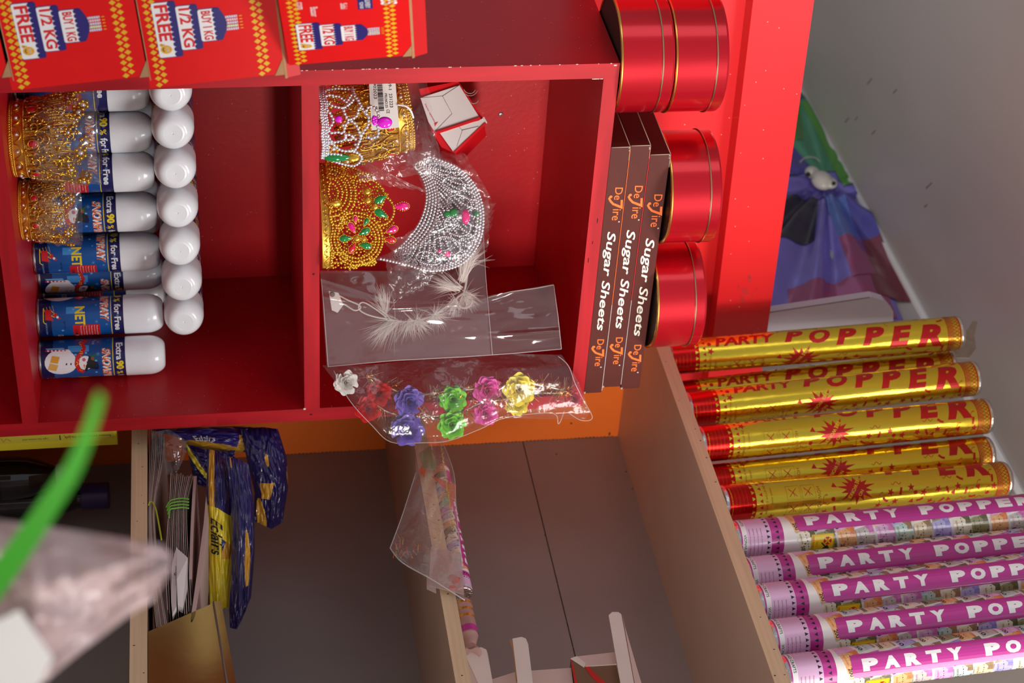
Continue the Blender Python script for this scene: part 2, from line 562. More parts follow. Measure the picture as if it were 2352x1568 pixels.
# bright red back board with its rail above the cabinet
bb = thing('back_board', 'bright red laminate board with a rail behind the stacked red tins', 'board', (0.25, D + 0.005, ZT))
b = MB(); b.slab([(-0.5, D - 0.001, ZT + 0.0005), (W, D - 0.001, ZT + 0.0005), (W, D - 0.001, 0.56), (0.87, D - 0.001, 0.56), (0.87, D - 0.001, 0.72), (-0.5, D - 0.001, 0.72)], (0, 0.013, 0), M_redlam); b.build('panel', bb, True)
b = MB()
Mr = Matrix.Translation((0.063, 0.28, 0.6231)) @ Matrix.Rotation(-math.atan2(0.0202, 0.577), 4, 'Y')
b.box((-0.45, 0, 0), (0.78, D - 0.0305 - 0.0008 + 0.012 - 0.012, 0.0886), M_redlam, Mr)
M_smudge = mat('faint_smudge', (196, 34, 36), 0.5, var=(120, .2))
for (px, py, hw, hh) in ((1722, 640, 4, 9), (1712, 668, 7, 8), (1706, 690, 6, 10), (1738, 664, 1.5, 3), (1728, 676, 2, 3), (1697, 660, 2, 5)):
    q_ = [at(px + a_ * hw * rnd.uniform(.7, 1.2), py + c_ * hh * rnd.uniform(.7, 1.2), 'y', 0.2797) for a_, c_ in ((-1, -.6), (-.5, -1), (.6, -1), (1, -.3), (.9, .7), (.2, 1), (-.8, .8))]
    b.slab(q_, (0, .0002, 0), M_smudge)
b.build('rail', bb, True)

# ------------------------------------------------------------------ red cake cartons at the left of the cabinet
M_carton = mat('red_carton', (222, 22, 24), 0.5, spec=0.2, var=(30, 0.03))
M_cartonshade = mat('carton_shade_side', (205, 26, 30), 0.5)  # darker red for the lid flap, its shade put into the colour
M_kraft = mat('kraft_board', (170, 128, 88), 0.8, var=(80, 0.1))
M_diam = mat('print_yellow', (226, 172, 30), 0.5)
M_navy = mat('print_navy', (42, 32, 110), 0.5)
M_pwhite = mat('print_white', (236, 232, 232), 0.5)
M_pred = mat('print_red', (214, 28, 40), 0.5)
M_lil = mat('print_lilac', (150, 130, 190), 0.5)
M_pgreen = mat('print_lime', (160, 200, 60), 0.5)
M_pink = mat('print_pink', (214, 90, 120), 0.5)
M_black = mat('print_black', (22, 20, 22), 0.5)
M_face = mat('smiley_yellow', (228, 165, 40), 0.5)
M_pblue = mat('print_light_blue', (120, 180, 235), 0.5)

def scallop(x0, x1, y, r, depth, up):
    """wavy icing strip: straight on one edge, rounded lobes on the other"""
    n = max(2, int(round((x1 - x0) / (2 * r)))); st = (x1 - x0) / n
    p = [(x0, y), (x1, y)] if up else [(x0, y), (x1, y)]
    lo = []
    for k in range(n):
        cx = x1 - (k + .5) * st
        for q in range(7):
            a = pi * q / 6
            lo.append((cx + st / 2 * cos(a), y - depth - st * .45 * sin(a)))
    return poly([(x0, y), (x0, y - depth)] + lo[::-1] + [(x1, y - depth), (x1, y)])

def cake_print(b, fn, small=False):
    """three-tier cake with the offer on it; local x right, y up, about 0.12 wide"""
    e1 = lambda x, y: fn(x, y, 0.0002); e2 = lambda x, y: fn(x, y, 0.0004); e3 = lambda x, y: fn(x, y, 0.0006)
    for (x0, x1, y0, y1, s, tx0, tx1) in ((0.0, .100, 0, .0315, 'FREE', .004, .072), (.010, .090, .0315, .0600, '1/2 KG', .006, .084), (.020, .078, .0600, .0890, 'BUY 1 KG', .006, .052)):
        b.shape(rrect(x0 - .0014, y0 - .0012, x1 + .0014, y1 + .0008, .004), e1, M_navy)
        b.shape(rrect(x0, y0, x1, y1 - .004, .003), e2, M_pwhite)
        b.shape(scallop(x0 - .0005, x1 + .0005, y1, .0045, .0065, False), e3, M_navy)
    b.shape(poly([(.020 + .058 * t, .089 + .008 * math.sin(pi * t)) for t in [k / 10 for k in range(11)]]), e2, M_navy)
    b.shape(fit('FREE', .004, .0035, .070, .0210, .03), e3, M_pred)
    b.shape(fit('1/2 KG', .014, .0350, .086, .0500, .03), e3, M_pred)
    b.shape(fit('BUY 1 KG', .023, .0640, .076, .0770, .03), e3, M_pred)
    # winking face with a thumb
    b.shape(disc(.0855, .0105, .0078), e3, M_face)
    b.shape(disc(.0832, .0122, .0016), lambda x, y: fn(x, y, 0.0008), M_pwhite); b.shape(disc(.0880, .0122, .0016), lambda x, y: fn(x, y, 0.0008), M_pwhite)
    b.shape(disc(.0832, .0122, .0008), lambda x, y: fn(x, y, 0.001), M_navy); b.shape(disc(.0880, .0122, .0008), lambda x, y: fn(x, y, 0.001), M_navy)
    b.shape(stroke([(.0815, .0075), (.085, .0058), (.0890, .0075)], .0012), lambda x, y: fn(x, y, 0.0008), M_black)
    b.shape(disc(.0765, .0045, .0028, 10, .0022), e3, M_face); b.shape(rect(.0755, .005, .0775, .0095), e3, M_face)
    # candles
    for k, m in enumerate((M_lil, M_pink, M_lil, M_pgreen, M_lil)):
        x = .036 + k * .0056
        b.shape(rect(x, .096, x + .0040, .1120), e2, M_pwhite)
        for q in range(5):
            y = .0965 + q * .0031
            b.shape(poly([(x, y), (x + .0040, y + .0016), (x + .0040, y + .0030), (x, y + .0014)]), e3, m)
        b.shape(disc(x + .002, .1165, .0009, 8, .0024), e3, M_face)

def carton(label, x_edge_px, y0, HH, th, art_y, extra=False, wide=0.21, rz=0.0):
    """x_edge_px = photo pixel of the lower right corner of the printed face"""
    c = at(*x_edge_px, 'y', y0)
    root = thing('cake_carton', label, 'box', c, group='red cake cartons', rot=(0, -th, rz))
    dp = 0.17
    # body: open-topped carton, local x from -wide to 0, z from 0 to HH, y from 0 (front) to dp
    b = MB()
    b.box((-wide, 0, 0), (0, dp, HH), M_carton)
    fn = lambda x, y, e=0.0: (x, -e, y)
    for yy in (0.010, HH - .024):
        for row in range(2):
            for k in range(30):
                x = -0.003 - k * .0076 - row * .0038
                if x < -wide: break
                z = yy + row * .0062
                b.shape(poly([(x - .0030, z), (x, z - .0036), (x + .0030, z), (x, z + .0036)]), lambda x, y: fn(x, y, .0003), M_diam)
    ox, sx_ = (-.072, .46) if extra else (-.096, .62)
    cake_print(b, lambda x, y, e: (ox + x * sx_, -e, art_y - .005 + y * .745))
    if extra:
        f3 = lambda x, y: (x, -.0003, y)
        b.shape(line('CAKES', -.093, .100, .0165, .02, squeeze=.6, align='r'), f3, M_pwhite)
        b.shape(rect(-.23, .077, -.0885, .092), f3, M_navy)
        f4 = lambda x, y: (x, -.0005, y)
        b.shape(line('DELIVERY', -.0905, .0845, .0050, .01, squeeze=.6, align='r'), f4, M_pwhite)
        b.shape(line('9224100', -.0905, .0790, .0038, .01, squeeze=.6, align='r'), f4, M_pwhite)
        b.shape(line('Salai', -.092, .060, .0068, .0, squeeze=.6, align='r'), f3, M_pwhite)
        b.shape(line('Bazaar', -.083, .030, .0072, .0, squeeze=.6, align='r'), f3, M_pwhite)
        b.shape(line('.com', -.097, .017, .0056, .0, squeeze=.6, align='r'), f3, M_pwhite)
    b.build('body', root)
    # lid flap standing up along the top edge and leaning back, raw board on its edge
    b = MB()
    Mf = Matrix.Translation((0, 0.001, HH)) @ Matrix.Rotation(radians(-14), 4, 'X')
    b.box((-wide, 0, 0.0), (0.006, .0016, .016), M_cartonshade, Mf)
    b.box((-wide, -.0010, -.001), (0.006, .0004, .0016), M_kraft, Mf)
    b.build('lid_flap', root)
    b = MB()
    b.add([(-.018, -.0006, HH - .001), (.001, -.0006, HH - .001), (.001, -.0006, HH - .011), (.0012, .010, HH - .011), (.0012, .010, HH - .001)], [(0, 1, 2), (1, 4, 3, 2)], M_kraft)
    b.build('torn_corner', root)
    return root
TH = radians(5.7)
carton('middle red carton of the stack, printed BUY 1 KG 1/2 KG FREE', (345, 203), -0.25, 0.1400, TH, 0.0205)
carton('lower red carton with the cake print, beside the gold crowns', (28, 208), -0.25, 0.1400, TH, 0.0225)
carton('topmost red cake carton, turned aside, white lettering above its small cake print', (664, 150), -0.25, 0.1290, TH * 1.1, 0.0180, True, rz=radians(27), wide=.24)
carton('red carton under the others, only its top edge at the photo edge', (-287, 208), -0.25, 0.1370, TH, 0.0205)

# ------------------------------------------------------------------ sugar sheet boxes and red tins on the cabinet
M_choc = mat('chocolate_brown_card', (86, 38, 33), 0.45, spec=0.2, var=(25, 0.06), specks=(260, 0.05, (150, 110, 100)))
M_chocside = mat('chocolate_brown_end', (76, 28, 26), 0.45, spec=0.25)
M_cream = mat('print_cream', (240, 232, 218), 0.5)
M_porange = mat('print_orange', (246, 112, 34), 0.5)
M_greyedge = mat('worn_grey_card', (168, 150, 132), 0.8)
M_silverline = mat('pale_box_edge', (205, 200, 200), 0.4)
def sugar_box(label, lo_l, hi_l, lo_r, dy, front_line, group='sugar sheet boxes'):
    """lo_l / lo_r: photo pixels of the lower left and right front corners"""
    y0 = 0.003 + dy
    A = at(*lo_l, 'y', y0); B = at(*lo_r, 'y', y0); T = at(*hi_l, 'y', y0)
    L = (B - A).length; ang = math.atan2(B.z - A.z, B.x - A.x); H = (T - A).length
    return A, L, ang, H
SB = []
zc = ZT + 0.0006
for i, (xl, xr, y0, h, lab, gap) in enumerate((
        (0.1222, 0.5270, 0.002, 0.0252, 'flat brown sugar sheets box at the bottom of the stack of three', M_porange),
        (0.1212, 0.5185, 0.003, 0.0262, 'flat brown sugar sheets box in the middle of the stack of three', M_pred),
        (0.1350, 0.5225, 0.002, 0.0270, 'flat brown sugar sheets box on top of the stack, under two red tins', None))):
    L = xr - xl
    t = thing('sugar_sheets_box', lab, 'box', (xl, y0, zc), group='sugar sheets boxes')
    dp = 0.285
    b = MB()
    b.box((0, 0, 0), (L, dp, h), M_choc, bev=0.0008)
    fn = lambda x, y: (x, -0.0003, y)
    f2 = lambda x, y: (x, -0.0005, y)
    k = h / 0.0262
    b.shape(fit('Sugar Sheets', .130, .0048 * k, .294, .0205 * k, .012, .22), fn, M_cream)
    for x in (.061, .309):
        g = 1.28 if x < .2 else 1.18
        X = lambda v: x + v * g
        Y = lambda v: .0015 * k + v * g * k * .92
        b.shape(fit('De', X(0), Y(.0090), X(.0150), Y(.0180), .004, .05), fn, M_porange)
        b.shape(poly([(X(p), Y(q)) for p, q in ((.0152, .0195), (.0265, .0205), (.0208, .0075), (.0180, .0075), (.0222, .0175), (.0152, .0170))]), fn, M_porange)
        b.shape(stroke([(X(p), Y(q)) for p, q in ((.0202, .0090), (.0160, .0050), (.0130, .0032), (.0102, .0048))], .0030), f2, M_porange)
        b.shape(disc(X(.0108), Y(.0048), .0022, 10), lambda x, y: (x, -0.0007, y), M_porange)
        b.shape(fit('ire', X(.0262), Y(.0090), X(.0400), Y(.0185), .004, .05), fn, M_porange)
        b.shape(disc(X(.0420), Y(.0180), .0011, 8), fn, M_silverline)
    b.build('carton', t)
    b = MB()     # scuffed card edges round the left end
    b.tube([(0.0002, -.0002, .001), (0.0002, -.0002, h - .001)], .0006, M_greyedge, 5)
    b.tube([(0.0002, 0.001, h), (0.0002, dp * .7, h)], .0006, M_greyedge, 5)
    b.tube([(0.0002, -.0002, h), (0.02, -.0002, h)], .0005, M_greyedge, 5)
    for q in range(9):
        b.sphere((rnd.uniform(0, .006), -.0002, h - .0008 + rnd.uniform(-.001, .0004)), rnd.uniform(.0005, .0012), M_greyedge, 6, 4)
    b.build('worn_corner', t)
    b = MB(); b.box((L - .003, -.0004, 0.0), (L, .001, .0025), M_greyedge); b.build('worn_corner', t)
    b = MB()
    b.box((-.0004, .012, .0012), (0.0, dp - .01, h - .0012), M_chocside)
    b.build('end_panel', t)
    if gap:
        b = MB(); b.box((.004, -.0006, h), (L * .62, .002, h + .0006), gap); b.box((L * .62, -.0006, h), (L - .004, .002, h + .0006), M_silverline)
        b.build('lid_edge', t)
    zc += h + 0.0006
ZSUG = zc

M_tin = mat('red_metallic_lacquer', (198, 16, 34), 0.24, metal=0.55, spec=0.5, coat=0.3, bump=(500, 0.02))
M_tinlid = mat('red_metallic_lid', (194, 16, 34), 0.22, metal=0.55, coat=0.3)
M_gold = mat('gold_rim', (226, 186, 96), 0.25, metal=1.0)
M_steel = mat('bare_tin_rim', (190, 176, 140), 0.28, metal=1.0)
M_tinbot = mat('dark_tin_bottom', (44, 34, 26), 0.45, metal=0.5)
RT = 0.0745; HTIN = 0.0690
def tin_proto(label, loc):
    t = thing('biscuit_tin', label, 'tin', loc, group='round red tins')
    b = MB()
    b.lathe([(0.0005, .0015), (RT - .0015, .0015)], 96, M_tinbot)
    b.lathe([(RT - .003, .0012), (RT, 0.0008), (RT, .052)], 96, M_tin)
    b.build('body', t)
    b = MB(); b.lathe([(RT - .0032, .0012), (RT - .0026, 0), (RT - .0004, 0), (RT + .0010, .0008), (RT + .0010, .0024), (RT + .0001, .0032)], 96, M_gold); b.build('bottom_rim', t)
    b = MB()
    R2 = RT + .0008
    b.lathe([(R2, .0535), (R2, .0655), (R2 - .0010, .0680), (R2 - .0035, .0690), (R2 - .006, .0685), (0.0005, .0683)], 96, M_tinlid)
    b.build('lid', t)
    b = MB(); b.lathe([(RT, .0520), (R2 + .0007, .0522), (R2 + .0010, .0530), (R2 + .0007, .0538), (R2, .0540)], 96, M_steel); b.build('lid_rim', t)
    return t
t0 = tin_proto('lower red tin of the pair at the cabinet corner', (0.0235, 0.0665, ZT + 0.0006))
dup(t0, 'upper red tin of the pair, with a small dent in its side', (0.0245, 0.0665, ZT + 0.0006 + HTIN + .0004), (0, 0, 2.0))
dup(t0, 'red tin on the sugar sheets boxes, middle of the three red tins in a row', (0.2130, 0.0450, ZSUG + .0004), (0, 0, 1.1))
dup(t0, 'red tin on the sugar sheets boxes, next to the gold poppers', (0.3850, 0.0400, ZSUG + .0004), (0, 0, 4.0))

# ------------------------------------------------------------------ snow spray cans in the lower compartment
M_canblue = mat('label_blue', (22, 84, 158), 0.28, coat=0.25, var=(18, 0.35), stretch=(1, 1, .7))
M_cannavy = mat('label_navy', (30, 32, 92), 0.28, coat=0.25)
M_candark = mat('label_night_blue', (16, 28, 78), 0.28, coat=0.25)
M_cap = mat('white_plastic_cap', (243, 245, 250), 0.22, sub=0.1, coat=0.2)
M_tinplate = mat('tinplate', (200, 198, 196), 0.25, metal=1.0)
M_lred = mat('label_red', (206, 32, 38), 0.35)
M_lyel = mat('label_yellow', (246, 214, 30), 0.35)
M_lwhite = mat('label_white', (240, 240, 244), 0.35)
M_lor = mat('label_orange', (238, 122, 48), 0.35)
M_lsky = mat('label_sky', (70, 150, 220), 0.35)
M_lgreen = mat('label_green', (30, 110, 50), 0.35)
M_lskin = mat('label_tan', (226, 180, 92), 0.35)
RC = 0.0262
HB = 0.116; HC = 0.0545
def can_proto(label, loc):
    t = thing('snow_spray_can', label, 'spray can', loc, group='snow spray cans')
    b = MB()
    b.lathe([(RC - .0015, .0032), (RC, .0034, M_candark), (RC, .020, M_canblue), (RC, .101, M_cannavy), (RC, HB, M_cannavy), (RC - .0012, HB + .0005)], 64, M_candark)
    c1 = cyl(RC, .00012); c2 = cyl(RC, .00022); c3 = cyl(RC, .00034); c4 = cyl(RC, .00046)
    st = .004
    def S(sh, m, c=c1): b.shape(sh, c, m, st)
    # band with the offer
    b.lathe([(RC + .00008, .0992), (RC + .00008, .1002)], 64, M_lyel)
    S(line('Extra', -.0260, .1040, .0090, .03), M_lwhite)
    S(line('90', .0005, .1034, .0105, .05), M_lyel); S(line('%', .0172, .1040, .0080, .02), M_lyel)
    S(line('for Free', .0285, .1040, .0090, .03), M_lwhite)
    # brand lettering, white edge under orange and red fill
    for (d, m, c) in ((.055, M_lwhite, c1), (.0, M_lor, c2)):
        S(line('SNOW', -.0180, .0850, .0118, d, .25, .78), m, c); S(line('SPRAY', .0140, .0850, .0118, d, .25, .78), m, c)
    for x in (-.014, -.004, .004, .020, .030, .040):
        S(poly([(x, .0856), (x + .0016, .0856), (x + .0034, .0905), (x + .0022, .0905)]), M_lred, c3)
    # stars
    for k in range(26):
        x = -.078 + .0062 * k + rnd.uniform(-.002, .002); y = rnd.choice((.0935, .1085, .1125, .080, .0735, .104)); r = rnd.uniform(.0012, .0030)
        for a in range(3):
            q = pi * a / 3
            S(stroke([(x - r * cos(q), y - r * sin(q)), (x + r * cos(q), y + r * sin(q))], .0003), M_pblue, c1)
    # night town windows
    for k in range(22):
        x = -.075 + rnd.random() * .15; y = .03 + rnd.random() * .05
        S(rect(x, y, x + .0022, y + .0030), M_pblue, c1)
    for k in range(7):
        S(rect(-.052 + k * .0001, .028 + k * .0075, -.0496, .0305 + k * .0075), M_pblue, c2)
    for k in range(9):
        x = -.078 + .018 * k; S(rect(x, .040 + .004 * (k % 3), x + .010, .062 + .006 * (k % 2)), M_lsky if k % 3 == 0 else M_canblue, c1)
    # snowman with scarf, hat and broom
    S(disc(.0, .0300, .0185, 22, .0215), M_lwhite, c2)
    S(disc(-.0125, .0385, .0060, 14), M_lwhite, c3)
    S(disc(.0020, .0625, .0102, 18, .0095), M_lwhite, c3)
    S(poly([(-.021, .010), (-.019, .012), (-.019, .036), (-.021, .034)]), M_pblue, c3)
    for k in range(6):
        S(rect(-.0182 + .0002 * k, .010 + k * .005, -.0160, .0126 + k * .005), M_lred, c4)
        S(rect(-.0182, .0126 + k * .005, -.0160, .015 + k * .005), M_lwhite, c4)
    S(stroke([(-.012, .058), (-.006, .0525), (.003, .0510), (.012, .0540), (.016, .060)], .0058), M_lred, c4)
    S(stroke([(-.012, .058), (-.020, .062), (-.026, .058), (-.032, .063), (-.036, .060)], .0056), M_lred, c4)
    c5 = cyl(RC, .00056)
    for k in range(26):
        u = rnd.random(); x = -.034 + u * .048; y = .0575 + rnd.uniform(-.0028, .0028) - (.0045 if -.008 < x < .006 else 0)
        S(disc(x, y, .0007, 6), M_lyel, c5)
    S(poly([(-.0080, .0680), (.0130, .0610), (.0150, .0640), (-.0060, .0715)]), M_black, c4)
    S(poly([(-.0030, .0700), (.0090, .0660), (.0120, .0760), (.0020, .0800)]), M_black, c4)
    S(disc(.0075, .0780, .0052, 12, .0026), M_candark, c5)
    S(poly([(-.0070, .0700), (-.0110, .0770), (-.0050, .0745), (-.0020, .0790), (-.0020, .0720)]), M_lgreen, c5)
    for (x, y) in ((-.0045, .0715), (-.0025, .0730), (-.0048, .0738)): S(disc(x, y, .0011, 8), M_lred, c5)
    S(disc(-.0030, .0610, .0024, 10), M_pink, c4); S(disc(.0005, .0650, .0008, 8), M_black, c4); S(disc(.0058, .0632, .0008, 8), M_black, c4)
    S(poly([(.0030, .0620), (.0045, .0598), (.0110, .0610)]), M_lor, c4)
    S(poly([(.0000, .0155), (.0090, .0120), (.0120, .0230), (.0030, .0265)]), M_lskin, c4)
    S(poly([(-.0100, .0190), (-.0010, .0160), (.0010, .0260), (-.0080, .0290)]), M_face, c4)
    S(stroke([(.0010, .0380), (.0035, .0370)], .0016), M_black, c4); S(stroke([(.0010, .0440), (.0035, .0430)], .0016), M_black, c4)
    # yellow word, sleigh, red text panel
    S(line('NET', .0300, .0515, .0135, .03, 0, .82), M_lyel, c2)
    S(poly([(.0330, .0120), (.0470, .0120), (.0490, .0230), (.0420, .0200), (.0340, .0210)]), M_lred, c2)
    S(stroke([(.0310, .0100), (.0500, .0095), (.0530, .0125)], .0010), M_lyel, c3); S(stroke([(.0350, .0205), (.0390, .0245), (.0420, .0205), (.0440, .0245)], .0010), M_lyel, c3)
    S(disc(.0410, .0250, .0032, 10), M_lred, c3); S(disc(.0440, .0285, .0018, 8), M_lwhite, c4); S(poly([(.0445, .029), (.0475, .029), (.0455, .034)]), M_lred, c4)
    for k in range(4): S(stroke([(.0300 - .001 * k, .010 + k * .004), (.0360, .0118 + k * .004)], .0006), M_lskin, c2)
    S(line('MADE IN CHINA', .0515, .0120, .0022, .0, 0, .9), M_pblue, c2); S(line('NET WT.', .0500, .0360, .0024, .0, 0, .9), M_black, c2)
    S(rrect(.0560, .0480, .0880, .0840, .002), M_lred, c2)
    for k in range(7):
        S(line('The aim is ideal for celebrations' if k % 2 == 0 else 'Do not spray on a naked flame', .0575, .0795 - k * .0036, .0016, .0, 0, .95), M_lwhite, c3)
    S(line('CE', .0630, .0505, .0034), M_black, c3); S(disc(.0720, .0522, .0019), M_black, c3); S(rect(.0790, .0505, .0832, .0545), M_lwhite, c3)
    S(rect(.0750, .0270, .0880, .0335), M_lwhite, c2)
    for k in range(12): S(rect(.0756 + k * .00098, .0275, .0756 + k * .00098 + rnd.choice((.0003, .0006)), .0330), M_black, c3)
    b.build('label', t)
    b = MB(); b.lathe([(0.0005, .003), (RC - .006, .003), (RC - .004, .0006), (RC - .001, 0), (RC + .0005, .0008), (RC + .0005, .0028), (RC, .0036)], 64, M_tinplate); b.build('base_rim', t)
    b = MB()
    z0 = HB
    RR = RC + .0009
    prof = [(RC + .0002, z0), (RR, z0 + .0004), (RR, z0 + .030)]
    for k in range(1, 15):
        a = (pi / 2) * k / 14
        prof.append((RR * (.46 + .54 * cos(a) ** .9), z0 + .030 + .0235 * sin(a)))
    prof += [(RR * .44, HB + HC - .0010), (RR * .42, HB + HC - .0011), (.0012, HB + HC - .0014), (.0008, HB + HC - .0022), (.0001, HB + HC - .0023)]
    b.lathe(prof, 64, M_cap)
    b.build('cap', t)
    return t
ZS = -0.3762
can0 = None
def can(label, loc, rot):
    global can0
    if can0 is None:
        can0 = can_proto(label, loc); can0.rotation_euler = rot
        return can0
    return dup(can0, label, loc, rot)
# standing row; the second number turns the label: 0 = snowman towards the cabinet front
AZ = VIEW_RZ
def turn(deg): return (0, 0, AZ + radians(deg))
STAND = [((0.4988, 0.1010), 12, 'snow spray can with snowman facing out, last standing can at the right end'),
         ((0.4540, 0.1370), -95, 'snow spray can with MADE IN CHINA and red panel facing out, second from right'),
         ((0.4340, 0.2110), 62, 'standing snow spray can set back between the others, narrow strip of scarf visible'),
         ((0.3790, 0.1800), -82, 'standing snow spray can with yellow NET lettering beside the set-back can'),
         ((0.3060, 0.1700), 8, 'standing snow spray can with snowman hat showing above the smaller crown'),
         ((0.2390, 0.1650), -104, 'standing snow spray can behind the gap between the two gold crowns'),
         ((0.1860, 0.1780), -40, 'standing snow spray can behind the larger gold crown, SPRAY lettering visible'),
         ((0.1280, 0.1860), -120, 'leftmost standing snow spray can, half behind the red cake carton')]
for (xy, deg, lab) in STAND:
    can(lab, (xy[0], xy[1], ZS), turn(deg))
# rear row standing right behind
for k, x in enumerate((0.135, 0.200, 0.262, 0.330, 0.390, 0.4930)):
    lab = 'white capped snow spray can in the rear standing row, mostly hidden'
    o = can(lab, (x, 0.2450 if k != 4 else 0.2830, ZS), turn(40 * k))
    o['group'] = 'rear row of spray cans'
# cans lying on top of the standing ones, caps towards the shop
LX = [0.0750, 0.1310, 0.1910, 0.2520, 0.3130, 0.3720, 0.4310]
names_l = ['leftmost lying spray can, its white cap partly behind the red carton', 'second lying spray can from the left, cap towards the viewer', 'third lying spray can from the left, cap towards the viewer',
           'middle one of the seven lying spray cans, cap towards the viewer', 'third lying spray can from the right, cap towards the viewer', 'second lying spray can from the right, cap towards the viewer', 'rightmost lying spray can, cap towards the viewer']
ZL = ZS + HB + HC + RC + .0012
for k, x in enumerate(LX):
    can(names_l[k], (x + 0.036, 0.262, ZL), (radians(90), radians(50 * k), radians(-9)))

# ------------------------------------------------------------------ party crowns
M_goldp = mat('gold_plating', (232, 180, 66), 0.25, metal=0.80)
M_golddk = mat('gold_band', (222, 174, 76), 0.32, metal=0.85, bump=(300, 0.15))
M_silver = mat('silver_plating', (238, 238, 244), 0.22, metal=0.72)
M_gemred = mat('red_gem', (206, 22, 48), 0.08, coat=0.6)
M_gempink = mat('hot_pink_gem', (232, 28, 128), 0.08, coat=0.6)
M_gemmag = mat('magenta_gem', (226, 30, 214), 0.08, coat=0.6)
M_gemgrn = mat('green_gem', (24, 132, 66), 0.08, coat=0.6)
M_gemclr = mat('clear_gem', (236, 236, 240), 0.05, metal=0.6)
M_film = film('crinkled_cellophane', haze=0.055, gloss=0.10, rough=0.14, bump=(45, 0.9))
M_filmflat = film('clear_bag_film', haze=0.055, gloss=0.10, rough=0.08, bump=(14, 0.8))
M_filmedge = mat('film_edge', (226, 222, 222), 0.25, alpha=0.45)

def noise3(p, s=1.0):
    from mathutils import noise
    return noise.noise(Vector(p) * s)

class Trace:
    """turns outlines read off the photo into positions on a thing of its own size that faces the viewer"""
    def __init__(s, px0, py0, dist_y, R=None, axis='y'):
        s.o = at(px0, py0, axis, dist_y)
        s.px0, s.py0 = px0, py0
        s.k = F_PX / (s.o - CAM).dot(CD)
        s.R = R
    def loc(s, px, py, out=0.0):
        dz = (px - s.px0) / s.k
        x = (py - s.py0 + 0.046 * (px - s.px0)) / s.k
        y = 0.0
        if s.R:
            y = s.R - math.sqrt(max(s.R * s.R - x * x, (s.R * .25) ** 2))
        return Vector((x, y - out, dz))

# ---- silver beaded tiara at the front left
T = Trace(737, 282, 0.012, 0.056)
tia = thing('beaded_tiara', 'silver beaded tiara with magenta gems standing on the shelf at the left', 'tiara', T.o, VIEW_RZ)
Z = lambda p, out=0.0: T.loc(720 + p[0] / 4.9, 180 + p[1] / 4.9, out)
b = MB()
for x, r in ((92, .0020), (112, .0016), (135, .0020), (158, .0016)):
    b.beads([Z((x + 6 * sin(y / 37.0), y)) for y in range(70, 900, 20)], r, M_silver, 1.9)
b.build('base_band', tia)
b = MB()
chains = [
    [(165, 180), (215, 165), (265, 180), (310, 185), (345, 215), (385, 250), (420, 275), (455, 235), (470, 210)],
    [(468, 70), (475, 120), (485, 165), (495, 190), (515, 215), (530, 260), (550, 305), (570, 350), (600, 390), (625, 430)],
    [(165, 250), (215, 295), (265, 310), (310, 320), (345, 320), (385, 300), (415, 270)],
    [(345, 320), (350, 365), (365, 410), (400, 465), (430, 445), (475, 430), (500, 390), (515, 335), (550, 310)],
    [(140, 330), (190, 385), (205, 420), (225, 460), (215, 500), (190, 540), (165, 580), (200, 610), (235, 605), (280, 600), (320, 610), (345, 575), (350, 535), (365, 510), (400, 475)],
    [(160, 640), (190, 700), (235, 710), (280, 700), (320, 690), (355, 660), (340, 615)],
    [(430, 475), (465, 500), (490, 540), (510, 590), (525, 640), (520, 690), (490, 700)],
    [(625, 430), (620, 480), (610, 530), (580, 560), (550, 610), (530, 640)],
    [(590, 380), (625, 310), (665, 300), (700, 320), (730, 360), (735, 410), (715, 445)],
    [(720, 530), (730, 590), (715, 640), (680, 650), (640, 665), (600, 640)],
    [(160, 710), (220, 740), (270, 780), (330, 800), (390, 800), (440, 790), (480, 770), (500, 710)],
    [(150, 890), (200, 900), (260, 920), (330, 935), (390, 945), (450, 950), (510, 920), (540, 870), (520, 840), (470, 810), (400, 800)],
    [(355, 660), (400, 690), (440, 650), (480, 690)], [(160, 120), (200, 90), (215, 75)], [(200, 100), (300, 80), (400, 85), (470, 90)],
    [(150, 840), (190, 835), (250, 835), (310, 845), (350, 870), (310, 900), (240, 905), (170, 895)],
    [(385, 250), (420, 210), (440, 170), (470, 165)], [(355, 630), (390, 625), (430, 640)]]
for c in chains:
    b.beads(smooth_path([Z(p) for p in c], 5), 0.0022, M_silver, 1.9)
b.build('bead_lattice', tia)
b = MB(); b.sphere(Z((283, 455), .001), .0046, M_gemmag, 12, 6, (1, .5, 1)); b.build('gem', tia)
b = MB()
b.sphere(Z((800, 485), .003), .0090, M_gemmag, 20, 10, (.80, .4, 1.06))
b.build('gem', tia)
b = MB()
for k in range(7): b.sphere(Z((688 + 16 * cos(k * .9), 462 + 34 * sin(k * .9)), .002), .0026, M_gemmag, 8, 5)
b.build('gem_cluster', tia)
b = MB(); b.sphere(Z((262, 872), .001), .0115, M_gemgrn, 12, 6, (.45, .3, 1.5)); b.build('gem', tia)
b = MB(); b.sphere(Z((440, 865), .001), .0070, M_goldp, 10, 6, (.9, .3, 1.2)); b.build('gem', tia)

